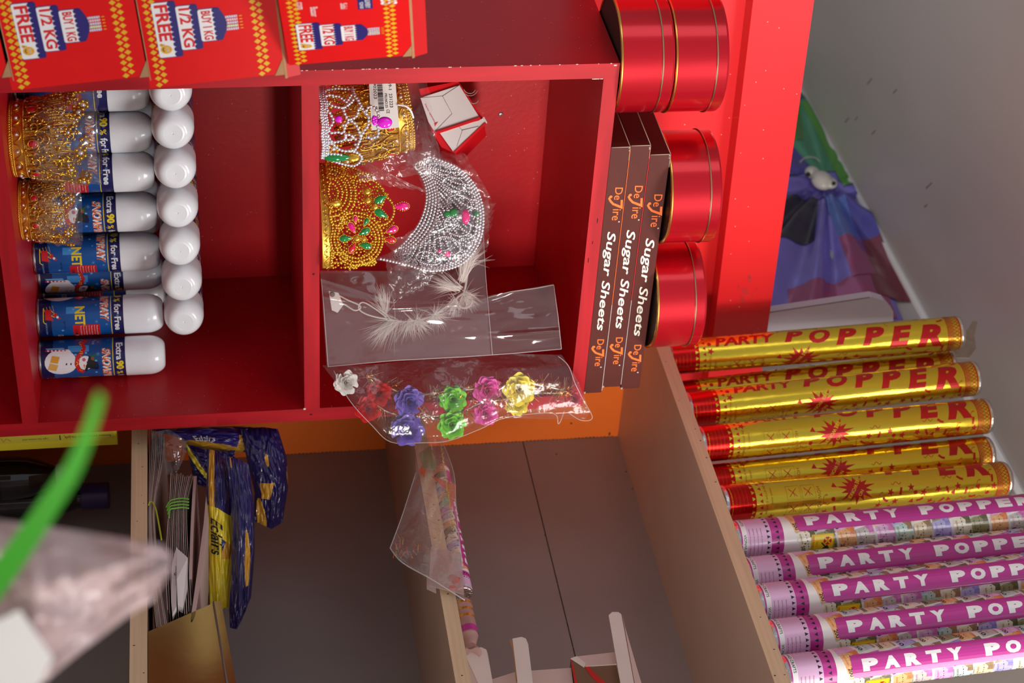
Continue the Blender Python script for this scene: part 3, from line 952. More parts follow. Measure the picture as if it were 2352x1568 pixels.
# ---- gold tiara in the middle
T2 = Trace(737, 500, 0.012, 0.095)
tg = thing('beaded_tiara', 'gold beaded tiara with green and pink petal gems on its front', 'tiara', T2.o, VIEW_RZ)
b = MB()
L2 = lambda px, py, out=0.0: T2.loc(px, py, out)
arc = [L2(739, y) for y in range(368, 620, 6)]
top = [L2(757, y) for y in range(368, 620, 6)]
n = len(arc)
b.add(arc + top, [(i, i + 1, n + i + 1, n + i) for i in range(n - 1)], M_golddk, True)
b.add([p + Vector((0, .0015, 0)) for p in arc + top], [(i, n + i, n + i + 1, i + 1) for i in range(n - 1)], M_golddk, True)
b.tube(arc, .0010, M_goldp, 6); b.tube(top, .0010, M_goldp, 6)
for y in range(374, 618, 12): b.sphere(L2(748, y, .0006), .0014, M_goldp, 7, 4)
for k, y in enumerate(range(368, 612, 12)): b.tube([L2(743 + (6 if k % 2 else 0), y, .0006), L2(749 + (-6 if k % 2 else 6), y + 6, .0006), L2(743 + (0 if k % 2 else 6), y + 12, .0006)], .0004, M_goldp, 4)
b.build('base_band', tg)
b = MB()
def ring_pts(cx, cy, r, a0, a1, ry=None):
    ry = ry or r; m = max(8, int(abs(a1 - a0) / 10))
    return [(cx + r * cos(radians(a0 + (a1 - a0) * k / m)), cy + ry * sin(radians(a0 + (a1 - a0) * k / m))) for k in range(m + 1)]
gch = [ring_pts(757, 440, r, -90, 90, r * 1.1) for r in (22, 32, 42, 52, 62)]
gch += [ring_pts(845, 447, 40, -120, 80), ring_pts(870, 480, 36, -60, 95), ring_pts(775, 392, 20, 0, 360, 14), ring_pts(815, 388, 20, 0, 360, 14),
        ring_pts(840, 402, 22, -150, 60, 10), ring_pts(817, 547, 44, 0, 360), ring_pts(817, 547, 52, 0, 360), ring_pts(817, 547, 60, -110, 130),
        ring_pts(770, 590, 24, 0, 360, 12), ring_pts(845, 600, 16, 0, 360, 7), ring_pts(800, 500, 14, 0, 360), ring_pts(772, 505, 12, 0, 360)]
gch += [[(760 + 3 * sin(y / 9.0), y) for y in range(372, 616, 8)], [(790, 612), (815, 606), (840, 606), (862, 596)], [(775, 617), (800, 613), (830, 611), (855, 600)]]
poly_g = [(757, 370), (815, 375), (850, 396), (890, 435), (912, 475), (905, 520), (900, 545), (870, 565), (862, 596), (825, 612), (795, 618), (757, 615)]
def inside(p, P):
    c = False; j = len(P) - 1
    for i in range(len(P)):
        if (P[i][1] > p[1]) != (P[j][1] > p[1]) and p[0] < (P[j][0] - P[i][0]) * (p[1] - P[i][1]) / (P[j][1] - P[i][1]) + P[i][0]: c = not c
        j = i
    return c
for c in gch:
    b.beads([L2(p[0], p[1], .0015) for p in c if inside(p, poly_g) or p[0] > 850], .0020, M_goldp, 1.9, seg=7, rings=5)
used_g = []
for k in range(5200):
    p = (rnd.uniform(757, 905), rnd.uniform(370, 618))
    if not inside(p, poly_g) or (p[0] > 862 and 445 < p[1] < 500): continue
    if any((p[0] - q[0]) ** 2 + (p[1] - q[1]) ** 2 < 30 for q in used_g): continue
    used_g.append(p)
    b.sphere(L2(p[0], p[1], rnd.uniform(-.004, .001)), rnd.uniform(.0015, .0021), M_goldp, 7, 5)
b.build('bead_lattice', tg)
def petal(t, Lf, px, py, ang, m, L=15.0, out=.004, k=1890.0, name='petal_gem'):
    """drop-shaped gem in a toothed gold setting; ang = direction of its tip (0 = up in the photo's right)"""
    b = MB()
    o = Lf(px, py, out)
    prof = []
    for q in range(20):
        a = 2 * pi * q / 20
        r = L * (0.62 + 0.0 * cos(a)); x = L * cos(a) * (1.0 if cos(a) < 0.3 else 1.0 + .35 * (cos(a) - .3)); y = L * .62 * sin(a) * (1 - .45 * max(0, cos(a)))
        prof.append((x, y))
    def P(x, y, d): # x along tip
        u = x * cos(radians(ang)) - y * sin(radians(ang)); v = x * sin(radians(ang)) + y * cos(radians(ang))
        return o + Vector((v / k, -d, u / k))
    c = [P(0, 0, .0024)]; r1 = [P(x * .55, y * .55, .0020) for x, y in prof]; r2 = [P(x, y, .0004) for x, y in prof]; r3 = [P(x, y, -.0010) for x, y in prof]
    N = len(prof)
    b.add(c + r1 + r2, [(0, 1 + (i + 1) % N, 1 + i) for i in range(N)] + [(1 + i, 1 + (i + 1) % N, 1 + N + (i + 1) % N, 1 + N + i) for i in range(N)], m, True)
    for x, y in prof: b.sphere(P(x * 1.10, y * 1.12, 0), .0009, M_goldp, 6, 4)
    b.add(r2 + r3, [(i, (i + 1) % N, N + (i + 1) % N, N + i) for i in range(N)], M_goldp, True)
    b.build(name, t)
for (px, py, ang, m, L) in ((790, 547, 0, M_gemgrn, 13), (836, 531, 155, M_gemgrn, 13), (838, 563, 195, M_gemgrn, 13), (806, 521, 60, M_gempink, 12), (806, 569, -60, M_gemred, 12),
                            (840, 508, 120, M_gemgrn, 9), (815, 502, 90, M_gempink, 8), (874, 457, -30, M_gemgrn, 15), (874, 489, 30, M_gemgrn, 15), (925, 472, 180, M_gempink, 16),
                            (900, 526, 160, M_gempink, 13), (895, 549, 190, M_gemred, 12), (770, 466, 180, M_goldp, 14)):
    petal(tg, L2, px, py, ang, m, L)
for (px, py, r) in ((817, 547, .0042), (846, 438, .0046), (846, 459, .0046), (862, 473, .0042), (833, 548, .0030)):
    b = MB(); b.sphere(L2(px, py, .005), r, M_goldp, 14, 7, (1, .5, 1))
    for k in range(14): b.sphere(L2(px + r * 1900 * 1.1 * cos(k * .449), py + r * 1900 * 1.1 * sin(k * .449), .004), .0008, M_goldp, 6, 4)
    b.build('gold_boss', tg)

# ---- silver tiara lying in its cellophane
T3 = Trace(880, 500, 0.120, None)
ts = thing('beaded_tiara', 'large silver crescent tiara in cellophane, leaning at the back beside the gold tiara', 'tiara', T3.o, VIEW_RZ)
inner = smooth_path([(962, 372, 0), (982, 410, 0), (985, 455, 0), (968, 505, 0), (935, 550, 0), (900, 578, 0), (868, 592, 0)], 10)
outer = smooth_path([(995, 358, 0), (1058, 385, 0), (1095, 430, 0), (1108, 490, 0), (1095, 556, 0), (1052, 606, 0), (985, 622, 0), (920, 606, 0), (868, 594, 0)], 8)
def along(P, t):
    x = t * (len(P) - 1); i = min(int(x), len(P) - 2); return P[i].lerp(P[i + 1], x - i)
def L3(t, s_, out=0.0):
    p = along(inner, t).lerp(along(outer, t), s_)
    v = T3.loc(p.x, p.y, out)
    v.y += 0.03 * (1 - s_) - .02 * sin(pi * t)
    return v
b = MB()
for s_ in (0, .055, .11, .165, .22, .90, .95, 1.0):
    b.beads([L3(t / 60, s_) for t in range(61)], .0024, M_silver, 1.8, seg=7, rings=5)
b.build('edge_rows', ts)
b = MB()
for k in range(24):
    t0 = k / 24
    b.beads([L3(min(1, max(0, t0 + .16 * q - .02 + .05 * sin(3 * q))), .24 + .64 * q, .002) for q in [j / 20 for j in range(21)]], .0019, M_silver, 1.9, seg=6)
for k in range(7):
    t0 = .10 + k * .12
    b.beads([L3(min(1, t0 + .05 * cos(a)), .58 + .22 * sin(a), .003) for a in [2 * pi * j / 26 for j in range(27)]], .0014, M_silver, 1.9, seg=6)
for k in range(1500):
    t = rnd.random(); s_ = rnd.uniform(.20, .93)
    b.sphere(L3(t, s_, rnd.uniform(-.004, .001)), .0016, M_silver, 6, 4)
b.grid(lambda u, v: L3(u, .02 + .96 * v, -.004), 40, 8, mat('silver_net', (190, 186, 190), 0.35, metal=0.6, bump=(900, .9)))
b.build('bead_strands', ts)
def G3(px, py, r, m, sx=1, sz=1, name='gem'):
    b = MB(); v = T3.loc(px, py, .016); b.sphere(v, r, m, 14, 7, (sx, .4, sz)); b.build(name, ts)
G3(1067, 497, .0095, M_gempink, 1.1, .62); G3(1040, 488, .0062, M_gemgrn, 1, 1); G3(1025, 492, .0045, M_gemgrn); G3(1098, 510, .0055, M_gemgrn, .9, .8); G3(1095, 490, .0045, M_gemgrn); G3(1022, 583, .0042, M_gempink, 1, 1); G3(1003, 577, .0026, M_gempink); G3(1057, 497, .0038, M_gemclr)

# ---- gold crown upside down at the back left, with its price tag
def crown_mesh(t, R, H, flip=False, seed=3):
    rr = random.Random(seed)
    cylp = lambda a, z, e=0.0: Vector(((R + .12 * z + e) * sin(a), -(R + .12 * z + e) * cos(a), (H - z) if flip else z))
    N = 72
    ring = lambda z, e=0.0: [cylp(2 * pi * k / N, z, e) for k in range(N)]
    b = MB()
    v = ring(.0035) + ring(.0185)
    b.add(v, [(k, (k + 1) % N, N + (k + 1) % N, N + k) for k in range(N)], M_golddk, True)
    v = [p * 1.0 for p in ring(.0035, -.0012) + ring(.0185, -.0012)]
    b.add(v, [(k, N + k, N + (k + 1) % N, (k + 1) % N) for k in range(N)], M_golddk, True)
    for z, r in ((0.0022, .0016), (.0048, .0011), (.0190, .0011)):
        b.beads(ring(z, .0004) + [cylp(0, z, .0004)], r, M_goldp, 1.9, seg=6)
    b.tube(ring(.0012), .0015, M_goldp, 6, True)
    # pointed arches over the white stones
    n = 14
    for k in range(n):
        a = 2 * pi * k / n
        b.tube([cylp(a + (q - .5) * 2 * pi / n * .92, .007 + .009 * sin(pi * q) ** .6, .0010) for q in [j / 8 for j in range(9)]], .0008, M_goldp, 5)
        b.sphere(cylp(a, .0105, .0016), .0023, M_gemclr, 8, 5)
    b.build('base_band', t)
    b = MB()
    # scroll work
    for k in range(n):
        a = 2 * pi * (k + .5) / n
        for (dz, s_, dr) in ((.031, 1, .0065), (.045, -1, .0058), (.058, 1, .0050), (.038, -1, .0040), (.068, -1, .0042)):
            if dz > H * .84: continue
            pts = []
            for q in range(15):
                ph = q / 14 * 1.7 * pi; r = dr * (1 - .55 * q / 14)
                pts.append(cylp(a + s_ * (r * cos(ph) + .003) / R, dz + r * sin(ph), .0012 + .0008 * sin(q)))
            b.tube(pts, .0012, M_goldp, 5)
            b.sphere(pts[-1], .0016, M_goldp, 7, 4)
        b.tube([cylp(a - .5 * 2 * pi / n + .0, .020, .0008), cylp(a - .2, .033, .001), cylp(a - .05, .047, .001), cylp(a, H * .80, .001)], .0009, M_goldp, 5)
        b.tube([cylp(a + .5 * 2 * pi / n, .020, .0008), cylp(a + .2, .033, .001), cylp(a + .05, .047, .001), cylp(a, H * .80, .001)], .0009, M_goldp, 5)
    v = ring(.019, -.0006) + ring(H * .45, -.0006) + [cylp(2 * pi * k / N, H * (.74 + .10 * cos(2 * pi * k / N * 7)), -.0006) for k in range(N)]
    b.add(v, [(k, (k + 1) % N, N + (k + 1) % N, N + k) for k in range(2 * N) if k % N != N - 1] , mat('gold_mesh_backing', (204, 150, 54), 0.36, metal=0.6, bump=(600, 1.0)), True)
    for k in range(330):
        a = rr.random() * 2 * pi; z = rr.uniform(.02, H * .86)
        b.sphere(cylp(a, z, .001), rr.uniform(.0012, .0024), M_goldp if rr.random() < .85 else M_gemclr, 6, 4)
    b.build('filigree', t)
    b = MB()
    for k in range(n // 2):
        a = 2 * pi * (k + .5) * 2 / n
        c = cylp(a, H * .90, .002)
        b.sphere(c, .0036, M_gemclr, 10, 6)
        for q in range(6):
            p = cylp(a + .0056 * cos(q * pi / 3) / R, H * .90 + .0056 * sin(q * pi / 3), .002)
            b.sphere(p, .0030, M_goldp, 8, 5)
        a2 = a + pi * 2 / n
        c = cylp(a2, H * .76, .002); b.sphere(c, .0026, M_gemclr, 9, 5)
        for q in range(5):
            b.sphere(cylp(a2 + .0044 * cos(q * 1.2566) / R, H * .76 + .0044 * sin(q * 1.2566), .002), .0024, M_goldp, 7, 5)
    b.build('flower_points', t)
    for k in range(n // 2):
        if cos(2 * pi * k * 2 / n + .25) < -.05: continue
        b = MB(); a = 2 * pi * k * 2 / n + .25
        p = cylp(a, .030, .0020); e = Vector((sin(a), -cos(a), 0))
        rm = Matrix.Rotation(a, 3, 'Z')
        b.sphere(p, .0052, M_gemred, 12, 6, (.85, .4, 1.05), rot=rm)
        b.tube([p + rm @ Vector((.0050 * cos(q * pi / 8), -.0004, .0061 * sin(q * pi / 8))) for q in range(16)], .0008, M_goldp, 5, True)
        b.build('red_gem', t)
def wrap(name, t, R, H, z0, z1, seed, amp=.006, arc=2 * pi, a_off=0.0):
    """crumpled cellophane sleeve"""
    b = MB()
    def fn(u, v):
        a = a_off + (u - .5) * arc; z = z0 + (z1 - z0) * v
        r = R + .12 * z * .8 + .004 + amp * (noise3((sin(a) * 3 + seed, cos(a) * 3, z * 40), 1.0) + .6 * noise3((sin(a) * 9, cos(a) * 9 + seed, z * 110), 1.0))
        return Vector((r * sin(a), -r * cos(a), z + .003 * noise3((a * 4, seed, v * 5))))
    b.grid(fn, 84, 30, M_film)
    o = b.build(name, t)
    return o
tc = thing('toy_crown', 'larger gold toy crown with red gems in cellophane, beside the lower red carton', 'crown', at(16, 312, 'z', -0.3762) + Vector((.030, .042, 0)), VIEW_RZ, group='small gold crowns in the can compartment')
crown_mesh(tc, 0.0455, 0.096)
wrap('cellophane_sleeve', tc, 0.0455, 0.096, .030, .106, 5)
tc2 = dup(tc, 'smaller gold toy crown with red gems in cellophane, between the larger crown and the cans', at(40, 481, 'z', -0.3762) + Vector((.022, .031, 0)), (0, 0, VIEW_RZ + .35))
tc2.scale = (.80, .80, .70)

T4 = Trace(737, 292, 0.115, None)
tu = thing('toy_crown', 'gold toy crown lying upside down in cellophane, with the white price tag in front', 'crown', T4.o + Vector((0, 0, 0)), VIEW_RZ + .2)
tu.location = at(735, 285, 'y', 0.120); tu.location.z = 0.0068
tu.rotation_euler = (0, radians(-7), VIEW_RZ + .2)
crown_mesh(tu, 0.050, 0.118, True, 9)
b = MB()
for z in (.1180, .1135, .1085):
    b.beads([Vector(((.0505) * sin(2 * pi * k / 80), -.0505 * cos(2 * pi * k / 80), z)) for k in range(81)], .0023, M_goldp, 1.9, seg=6)
for k in range(16):
    a = 2 * pi * k / 16
    b.beads(smooth_path([Vector(((.050 + .002 * sin(q)) * sin(a + .12 * sin(q * 1.1)), -.050 * cos(a + .12 * sin(q * 1.1)), .105 - q * .012)) for q in range(8)], 4), .0018, M_goldp, 1.9, seg=6)
b.build('bead_rows', tu)
b = MB()
T4 = Trace(880, 330, 0.055, None)
tl = T4.o
film_c = thing('cellophane_wrap', 'crumpled clear cellophane bunched up between the gold crown and the silver tiara', 'wrapping', T4.o, VIEW_RZ)
def crump(Tq, pts_grid, amp, seed, nu=34, nv=26, bulge=.012):
    """crumpled sheet over a four-cornered patch given in photo pixels"""
    (a, b_, c, d) = pts_grid
    def fn(u, v):
        px = (a[0] * (1 - u) + b_[0] * u) * (1 - v) + (d[0] * (1 - u) + c[0] * u) * v
        py = (a[1] * (1 - u) + b_[1] * u) * (1 - v) + (d[1] * (1 - u) + c[1] * u) * v
        e = math.sin(pi * min(1, max(0, u))) * math.sin(pi * min(1, max(0, v)))
        n_ = noise3((u * 5 + seed, v * 4, seed)) + .6 * abs(noise3((u * 13, v * 11 + seed, seed))) + .3 * noise3((u * 30, v * 27, seed))
        ed = 6 * noise3((u * 9 + seed, v * 9, 4.0))
        return Tq.loc(px + ed, py + ed, bulge * e + amp * n_)
    m_ = MB(); m_.grid(fn, nu, nv, film('thin_cellophane', haze=0.03, gloss=0.07, rough=0.16, bump=(40, 0.9))); return m_
crump(T4, ((812, 292), (1000, 300), (1000, 395), (818, 420)), .007, 2.0).build('sheet', film_c)
crump(T4, ((800, 350), (900, 405), (985, 440), (870, 425)), .006, 8.0, bulge=.006).build('sheet', film_c)
T4b = Trace(880, 240, 0.062, None)
w1 = thing('cellophane_wrap', 'clear cellophane sleeve round the upside-down gold crown', 'wrapping', T4b.o, VIEW_RZ)
crump(T4b, ((915, 186), (985, 186), (1008, 370), (930, 380)), .004, 5.0, bulge=.004).build('sheet', w1)
# price tag
tg_ = Trace(880, 245, 0.050, None)
tag_o = thing('price_tag', 'white barcode price tag in front of the upside-down gold crown', 'tag', tg_.o, VIEW_RZ)
M_tagw = mat('tag_paper', (226, 222, 216), 0.5)
b = MB()
q = [tg_.loc(850, 188), tg_.loc(911, 186), tg_.loc(915, 292), tg_.loc(851, 300)]
b.slab(q, (0, .0006, 0), M_tagw)
# local frame of the print: reading direction runs along the photo's downward direction (local x), up = +z
def tagp(x, y, e=.0004):
    # x: 0..1 along py 188..292, y: 0..1 along px 850..912
    a = q[0].lerp(q[3], x); c = q[1].lerp(q[2], x)
    return a.lerp(c, y) + Vector((0, -e, 0))
b.shape(fit('39-1  231223', .02, .72, .56, .84), tagp, M_black)
b.shape(fit('PRI.NO:25', .26, .56, .56, .65), tagp, M_black)
b.shape(fit('902023', .03, .16, .36, .27), tagp, M_black)
b.shape(fit('95', .52, .16, .62, .26), tagp, M_black)
x = .03
while x < .62:
    w_ = rnd.choice((.006, .010, .016)); b.shape(rect(x, .30, x + w_, .50), tagp, M_black); x += w_ + rnd.choice((.006, .010, .014))
b.shape(fit('CE', .60, .58, .68, .70), tagp, M_black)
b.build('tag_card', tag_o)
b = MB(); b.tube(smooth_path([tg_.loc(913, 240, .001), tg_.loc(930, 243, .004), tg_.loc(942, 252, .002), tg_.loc(950, 268, -.006)], 5), .0013, mat('white_plastic', (236, 236, 236), .35), 6); b.build('tag_loop', tag_o)

# cellophane bag of the silver tiara
T5 = Trace(1000, 480, 0.085, None)
cb = thing('cellophane_bag', 'crinkled clear bag around the large silver crescent tiara', 'bag', T5.o, VIEW_RZ)
crump(T5, ((945, 345), (1075, 352), (1140, 470), (985, 470)), .008, 11.0, bulge=.004).build('bag_film', cb)
crump(T5, ((880, 560), (1125, 440), (1120, 560), (960, 650)), .007, 13.0, bulge=.004).build('bag_film', cb)
crump(T5, ((880, 600), (1010, 610), (960, 668), (890, 690)), .006, 15.0, bulge=.002).build('bag_film', cb)
b = MB()
for k in range(4):
    u = k * .6
    b.add([T5.loc(1110 + 4 * k, 470 + 14 * k, .004), T5.loc(1142 - 3 * k, 464 + 16 * k, -.002 * k), T5.loc(1126, 486 + 12 * k, .006), T5.loc(1106, 500 + 8 * k, -.002)], [(0, 1, 2), (0, 2, 3)], M_film)
b.build('gathered_corner', cb)

# ------------------------------------------------------------------ torn open red and white carton at the back
T6 = Trace(1040, 270, 0.215, None)
ob = thing('gift_carton', 'small red carton at the back with white inner flaps folded open', 'box', T6.o, VIEW_RZ)
M_boxred = mat('glossy_red_card', (222, 24, 34), 0.3)
M_boxwhite = mat('white_card_inside', (222, 216, 214), 0.6)
M_crease = mat('card_crease', (120, 110, 112), 0.8)
P6 = lambda a, out=0.0: T6.loc(a[0], a[1], out)
b = MB()
b.slab([P6(a) for a in ((965, 206), (1056, 186), (1108, 266), (1112, 282), (1040, 352), (1010, 338), (990, 300))], (.012, .05, .01), M_boxred)
for (a, r) in (((1082, 200), 14), ((1082, 200), 19), ((1090, 225), 12)):
    b.tube([P6((a[0] + r * cos(t / 6), a[1] + r * sin(t / 6)), .0006) for t in range(2, 18)], .0003, M_boxwhite, 4)
b.build('carton_body', ob)
b = MB(); b.slab([P6(a, .0030) for a in ((967, 227), (1058, 196), (1101, 269), (996, 304), (983, 282))], (0, .0010, 0), M_boxwhite)
b.tube([P6((1018, 222), .0034), P6((1058, 196), .0034)], .0003, M_crease, 4); b.tube([P6((1018, 222), .0034), P6((1038, 262), .0034), P6((996, 304), .0034)], .00025, M_crease, 4)
b.tube([P6((967, 227), .0034), P6((1018, 222), .0034)], .0002, M_crease, 4)
def tx6(x, y): return P6((972 + 18 * x - y * -4, 240 + 46 * x + y * -8), .0036)
b.shape(fit('Notar operato', 0, 0, 1, .8), lambda x, y: P6((975 + 20 * x + 5 * y, 243 + 40 * x - 3 * y), .0036), M_pred)
b.add([P6((996, 284), .0036), P6((1005, 281), .0036), P6((997, 292), .0036)], [(0, 1, 2)], M_pred)
b.build('inner_flap', ob)
b = MB(); b.slab([P6(a, .0045) for a in ((1005, 303), (1098, 277), (1111, 270), (1118, 281), (1037, 350))], (0, .0010, 0), M_boxwhite)
b.tube([P6((1058, 300), .0050), P6((1098, 290), .0050)], .0003, M_crease, 4); b.tube([P6((1052, 292), .0050), P6((1060, 300), .0050), P6((1045, 338), .0050)], .0002, M_crease, 4)
b.build('inner_flap', ob)
b = MB(); b.slab([P6(a, .0060) for a in ((996, 305), (1101, 269), (1104, 274), (1000, 310))], (0, .0014, 0), M_boxred); b.slab([P6(a, .0060) for a in ((1037, 350), (1112, 281), (1116, 284), (1040, 354))], (0, .0014, 0), M_boxred); b.build('red_border', ob)
b = MB(); b.slab([P6(a, .0062) for a in ((1111, 268), (1118, 281), (1116, 284), (1108, 270))], (0, .003, 0), M_boxwhite); b.build('tuck_tab', ob)

# ------------------------------------------------------------------ feather headband in a large clear bag
T7 = Trace(737, 730, 0.030, None)
bagf = thing('clear_bag', 'large flat clear plastic bag holding the white feather headband', 'bag', T7.o, VIEW_RZ)
def patch(Tq, nodes, amp, seed, nu, nv, fold=None, m=None, mfn=None, mb=None, ret=False, sign=1):
    """film sheet through a grid of photo pixels nodes[v][u] = (px, py, out)"""
    V = len(nodes) - 1; U = len(nodes[0]) - 1
    def fn(u, v):
        x = u * U; i = min(int(x), U - 1); fx = x - i; y = v * V; j = min(int(y), V - 1); fy = y - j
        def g(c): return (nodes[j][i][c] * (1 - fx) + nodes[j][i + 1][c] * fx) * (1 - fy) + (nodes[j + 1][i][c] * (1 - fx) + nodes[j + 1][i + 1][c] * fx) * fy
        n_ = noise3((u * 4 + seed, v * 3, seed)) + .35 * noise3((u * 11, v * 9 + seed, seed))
        o_ = g(2) + amp * n_ + (fold(u, v) if fold else 0)
        return Tq.loc(g(0), g(1), sign * o_)
    if ret: return fn
    mb = mb or MB()
    if mfn is None: mb.grid(fn, nu, nv, m or M_filmflat); return mb
    k0 = len(mb.v)
    for j in range(nv + 1):
        for i in range(nu + 1): mb.v.append(Vector(fn(i / nu, j / nv)))
    for j in range(nv):
        for i in range(nu):
            a = k0 + j * (nu + 1) + i
            mb.f.append([a, a + 1, a + nu + 2, a + nu + 1]); mb.m.append(mb.mi(mfn((i + .5) / nu, (j + .5) / nv))); mb.s.append(True)
    return mb
fold1 = lambda u, v: .010 * math.exp(-((v - .72 - .10 * (u - .8)) / .05) ** 2) * max(0, u - .35) + .006 * math.exp(-((v - .35 + .5 * u) / .06) ** 2)
patch(T7, [[(742, 640, 0), (900, 690, 0), (1060, 690, 0), (1180, 668, 0), (1282, 650, .004)], [(744, 700, .004), (900, 730, .008), (1060, 740, .008), (1180, 735, .010), (1288, 725, .006)], [(748, 842, 0), (900, 828, .004), (1060, 820, .006), (1180, 812, .006), (1294, 802, .002)]], .004, 3.0, 60, 40, fold1).build('front_film', bagf)
patch(T7, [[(742, 620, -.02), (900, 620, -.02), (1127, 470, -.03)], [(746, 838, -.006), (900, 830, -.006), (1128, 815, -.006)]], .004, 6.0, 40, 40).build('back_film', bagf)
b = MB()
def seam(pts, r=.00045): b.tube([T7.loc(*p) for p in pts], r, M_filmedge, 5)
seam([(742, 640, .002), (744, 700, .006), (748, 842, .002)]); seam([(748, 842, .002), (900, 828, .006), (1060, 820, .008), (1180, 812, .008), (1294, 802, .004)])
seam([(1282, 652, .006), (1288, 725, .008), (1294, 802, .004)]); seam([(1127, 480, -.02), (1127, 640, -.012), (1129, 815, .008)], .0004)
seam([(1282, 652, .006), (1240, 660, .004), (1180, 668, .003), (1127, 682, .002)])
b.build('bag_edges', bagf)
# white header clip with its hole and the wire hook
hb = thing('feather_headband', 'white feather headband with a wire hook inside the large clear bag', 'headband', T7.loc(737, 730) + T7.o, VIEW_RZ)
hb.location = T7.o
M_wire = mat('white_elastic_cord', (206, 200, 192), 0.5)
M_feather = mat('white_feather', (216, 202, 196), 0.8, alpha=0.42)
b = MB()
b.tube(smooth_path([T7.loc(*p, -.002) for p in ((770, 672), (800, 688), (826, 700), (828, 708), (815, 712), (795, 700), (775, 690))], 6), .0011, M_wire, 6)
b.tube(smooth_path([T7.loc(*p, -.002) for p in ((888, 728), (862, 708), (838, 694), (827, 698), (826, 710), (840, 720), (865, 728), (890, 732))], 6), .0011, M_wire, 6)
b.build('cord_loops', hb)
b = MB()
b.slab([T7.loc(*p, -.001) for p in ((758, 668), (780, 672), (790, 700), (776, 718), (763, 712))], (0, .0012, 0), mat('white_tag_card', (222, 216, 212), .5))
b.sphere(T7.loc(766, 676, .0004), .0035, M_crease, 8, 5, (1, .2, 1))
b.build('header_tag', hb)
b = MB()
ctr = smooth_path([T7.loc(*p, -.004) for p in ((875, 672), (882, 705), (895, 730), (920, 738), (960, 735), (1000, 722), (1040, 695), (1075, 670), (1090, 690), (1078, 705), (1060, 700), (1075, 660), (1082, 625))], 6)
b.tube(ctr, .0016, M_feather, 6)
b.build('band', hb)
b = MB()
rf = random.Random(4)
def tuft(px, py, n, dpx, dpy, L, spread):
    for k in range(n):
        p0 = T7.loc(px + rf.gauss(0, 4), py + rf.gauss(0, 4), -.004 + rf.uniform(-.004, .003))
        d = Vector(((dpy + rf.gauss(0, spread)), rf.gauss(0, .3), (dpx + rf.gauss(0, spread)))).normalized()
        sd = d.cross(Vector((0, 1, 0))).normalized()
        l = L * rf.uniform(.5, 1.1); w_ = rf.uniform(.0004, .0009)
        bend = sd * rf.uniform(-.2, .2) * l
        P = [p0 + d * l * t + bend * t * t for t in (0, .35, .7, 1)]
        vs = []
        for i, p in enumerate(P): vs += [p + sd * w_ * (1 - i / 3.2), p - sd * w_ * (1 - i / 3.2)]
        b.add(vs, [(0, 1, 3, 2), (2, 3, 5, 4), (4, 5, 7, 6)], M_feather)
tuft(885, 715, 110, -.1, -1, .035, .25); tuft(900, 735, 120, -.7, .8, .045, .25); tuft(915, 738, 60, -.5, .3, .05, .3)
tuft(960, 735, 110, .3, .5, .026, .7); tuft(1000, 722, 110, .3, .5, .026, .7); tuft(940, 736, 80, .0, .8, .03, .5)
tuft(1060, 660, 140, -.8, -.25, .040, .22); tuft(1070, 640, 130, .2, -1, .045, .25); tuft(1075, 675, 120, .4, .8, .026, .5); tuft(1050, 690, 90, -.4, .8, .022, .6); tuft(1085, 600, 90, .3, -.8, .035, .4)
ft = b.build('feathers', hb); ft['kind'] = 'stuff'

# ------------------------------------------------------------------ rose garland in its bag hanging over the front edge
T8 = Trace(950, 925, -0.030, None)
gar = thing('rose_garland', 'coloured foam rose garland with gold tinsel in a clear bag over the cabinet edge', 'garland', T8.o, VIEW_RZ)
def rose(name, px, py, r, col, out, tilt, seed, lab):
    m = mat('foam_' + name, col, 0.55, sub=0.15, bump=(200, .08))
    rr = random.Random(seed)
    b = MB(); c = T8.loc(px, py, out); k = r / T8.k
    rot = Matrix.Rotation(tilt, 3, 'Y') @ Matrix.Rotation(rr.uniform(-.25, .25), 3, 'X')
    for (n, rad, opn, ht) in ((1, .22, .1, .55), (3, .40, .35, .62), (4, .62, .75, .60), (5, .88, 1.15, .50), (5, 1.0, 1.45, .34)):
        for q in range(n):
            a0 = 2 * pi * q / n + rr.random()
            wd = 2 * pi / n * .72 if n > 1 else 2 * pi
            def fn(u, v):
                a = a0 + (u - .5) * wd * 1.5
                rv = rad * (.25 + .75 * v ** .8)
                lip = 1 + .10 * sin(3 * u * pi + seed) * v
                curl = .12 * v ** 3 * opn
                x = rv * cos(a) * lip + curl * cos(a); z = rv * sin(a) * lip + curl * sin(a)
                d = ht * (v ** 1.0) * (1.2 - .55 * opn) - .35 * (1 - v) + .04 * sin(7 * u + seed) - .25 * opn * v * v * .5
                edge = max(0, abs(u - .5) * 2 - .6) * .35 * v
                return c + rot @ Vector((k * (x - edge * .3 * cos(a)), -k * (d - edge), k * (z - edge * .3 * sin(a))))
            b.grid(fn, 10, 5, m)
    o = b.build('rose', gar); o['label'] = lab
rose('white', 798, 878, 24, (236, 232, 226), .000, .2, 1, 'white rose')
rose('red', 870, 903, 25, (214, 28, 34), .004, .5, 2, 'red rose'); rose('red', 845, 938, 26, (214, 28, 34), .002, -.4, 3, 'red rose')
rose('purple', 940, 922, 30, (130, 104, 200), .004, .1, 4, 'purple rose'); rose('purple', 932, 986, 32, (130, 104, 200), .006, .8, 5, 'purple rose')
rose('green', 1040, 917, 27, (128, 214, 52), .004, .4, 6, 'lime green rose'); rose('green', 1036, 976, 28, (128, 214, 52), .004, 1.1, 7, 'lime green rose')
rose('pink', 1123, 898, 29, (232, 84, 176), .002, .7, 8, 'pink rose'); rose('pink', 1115, 950, 25, (232, 84, 176), .000, .2, 9, 'pink rose')
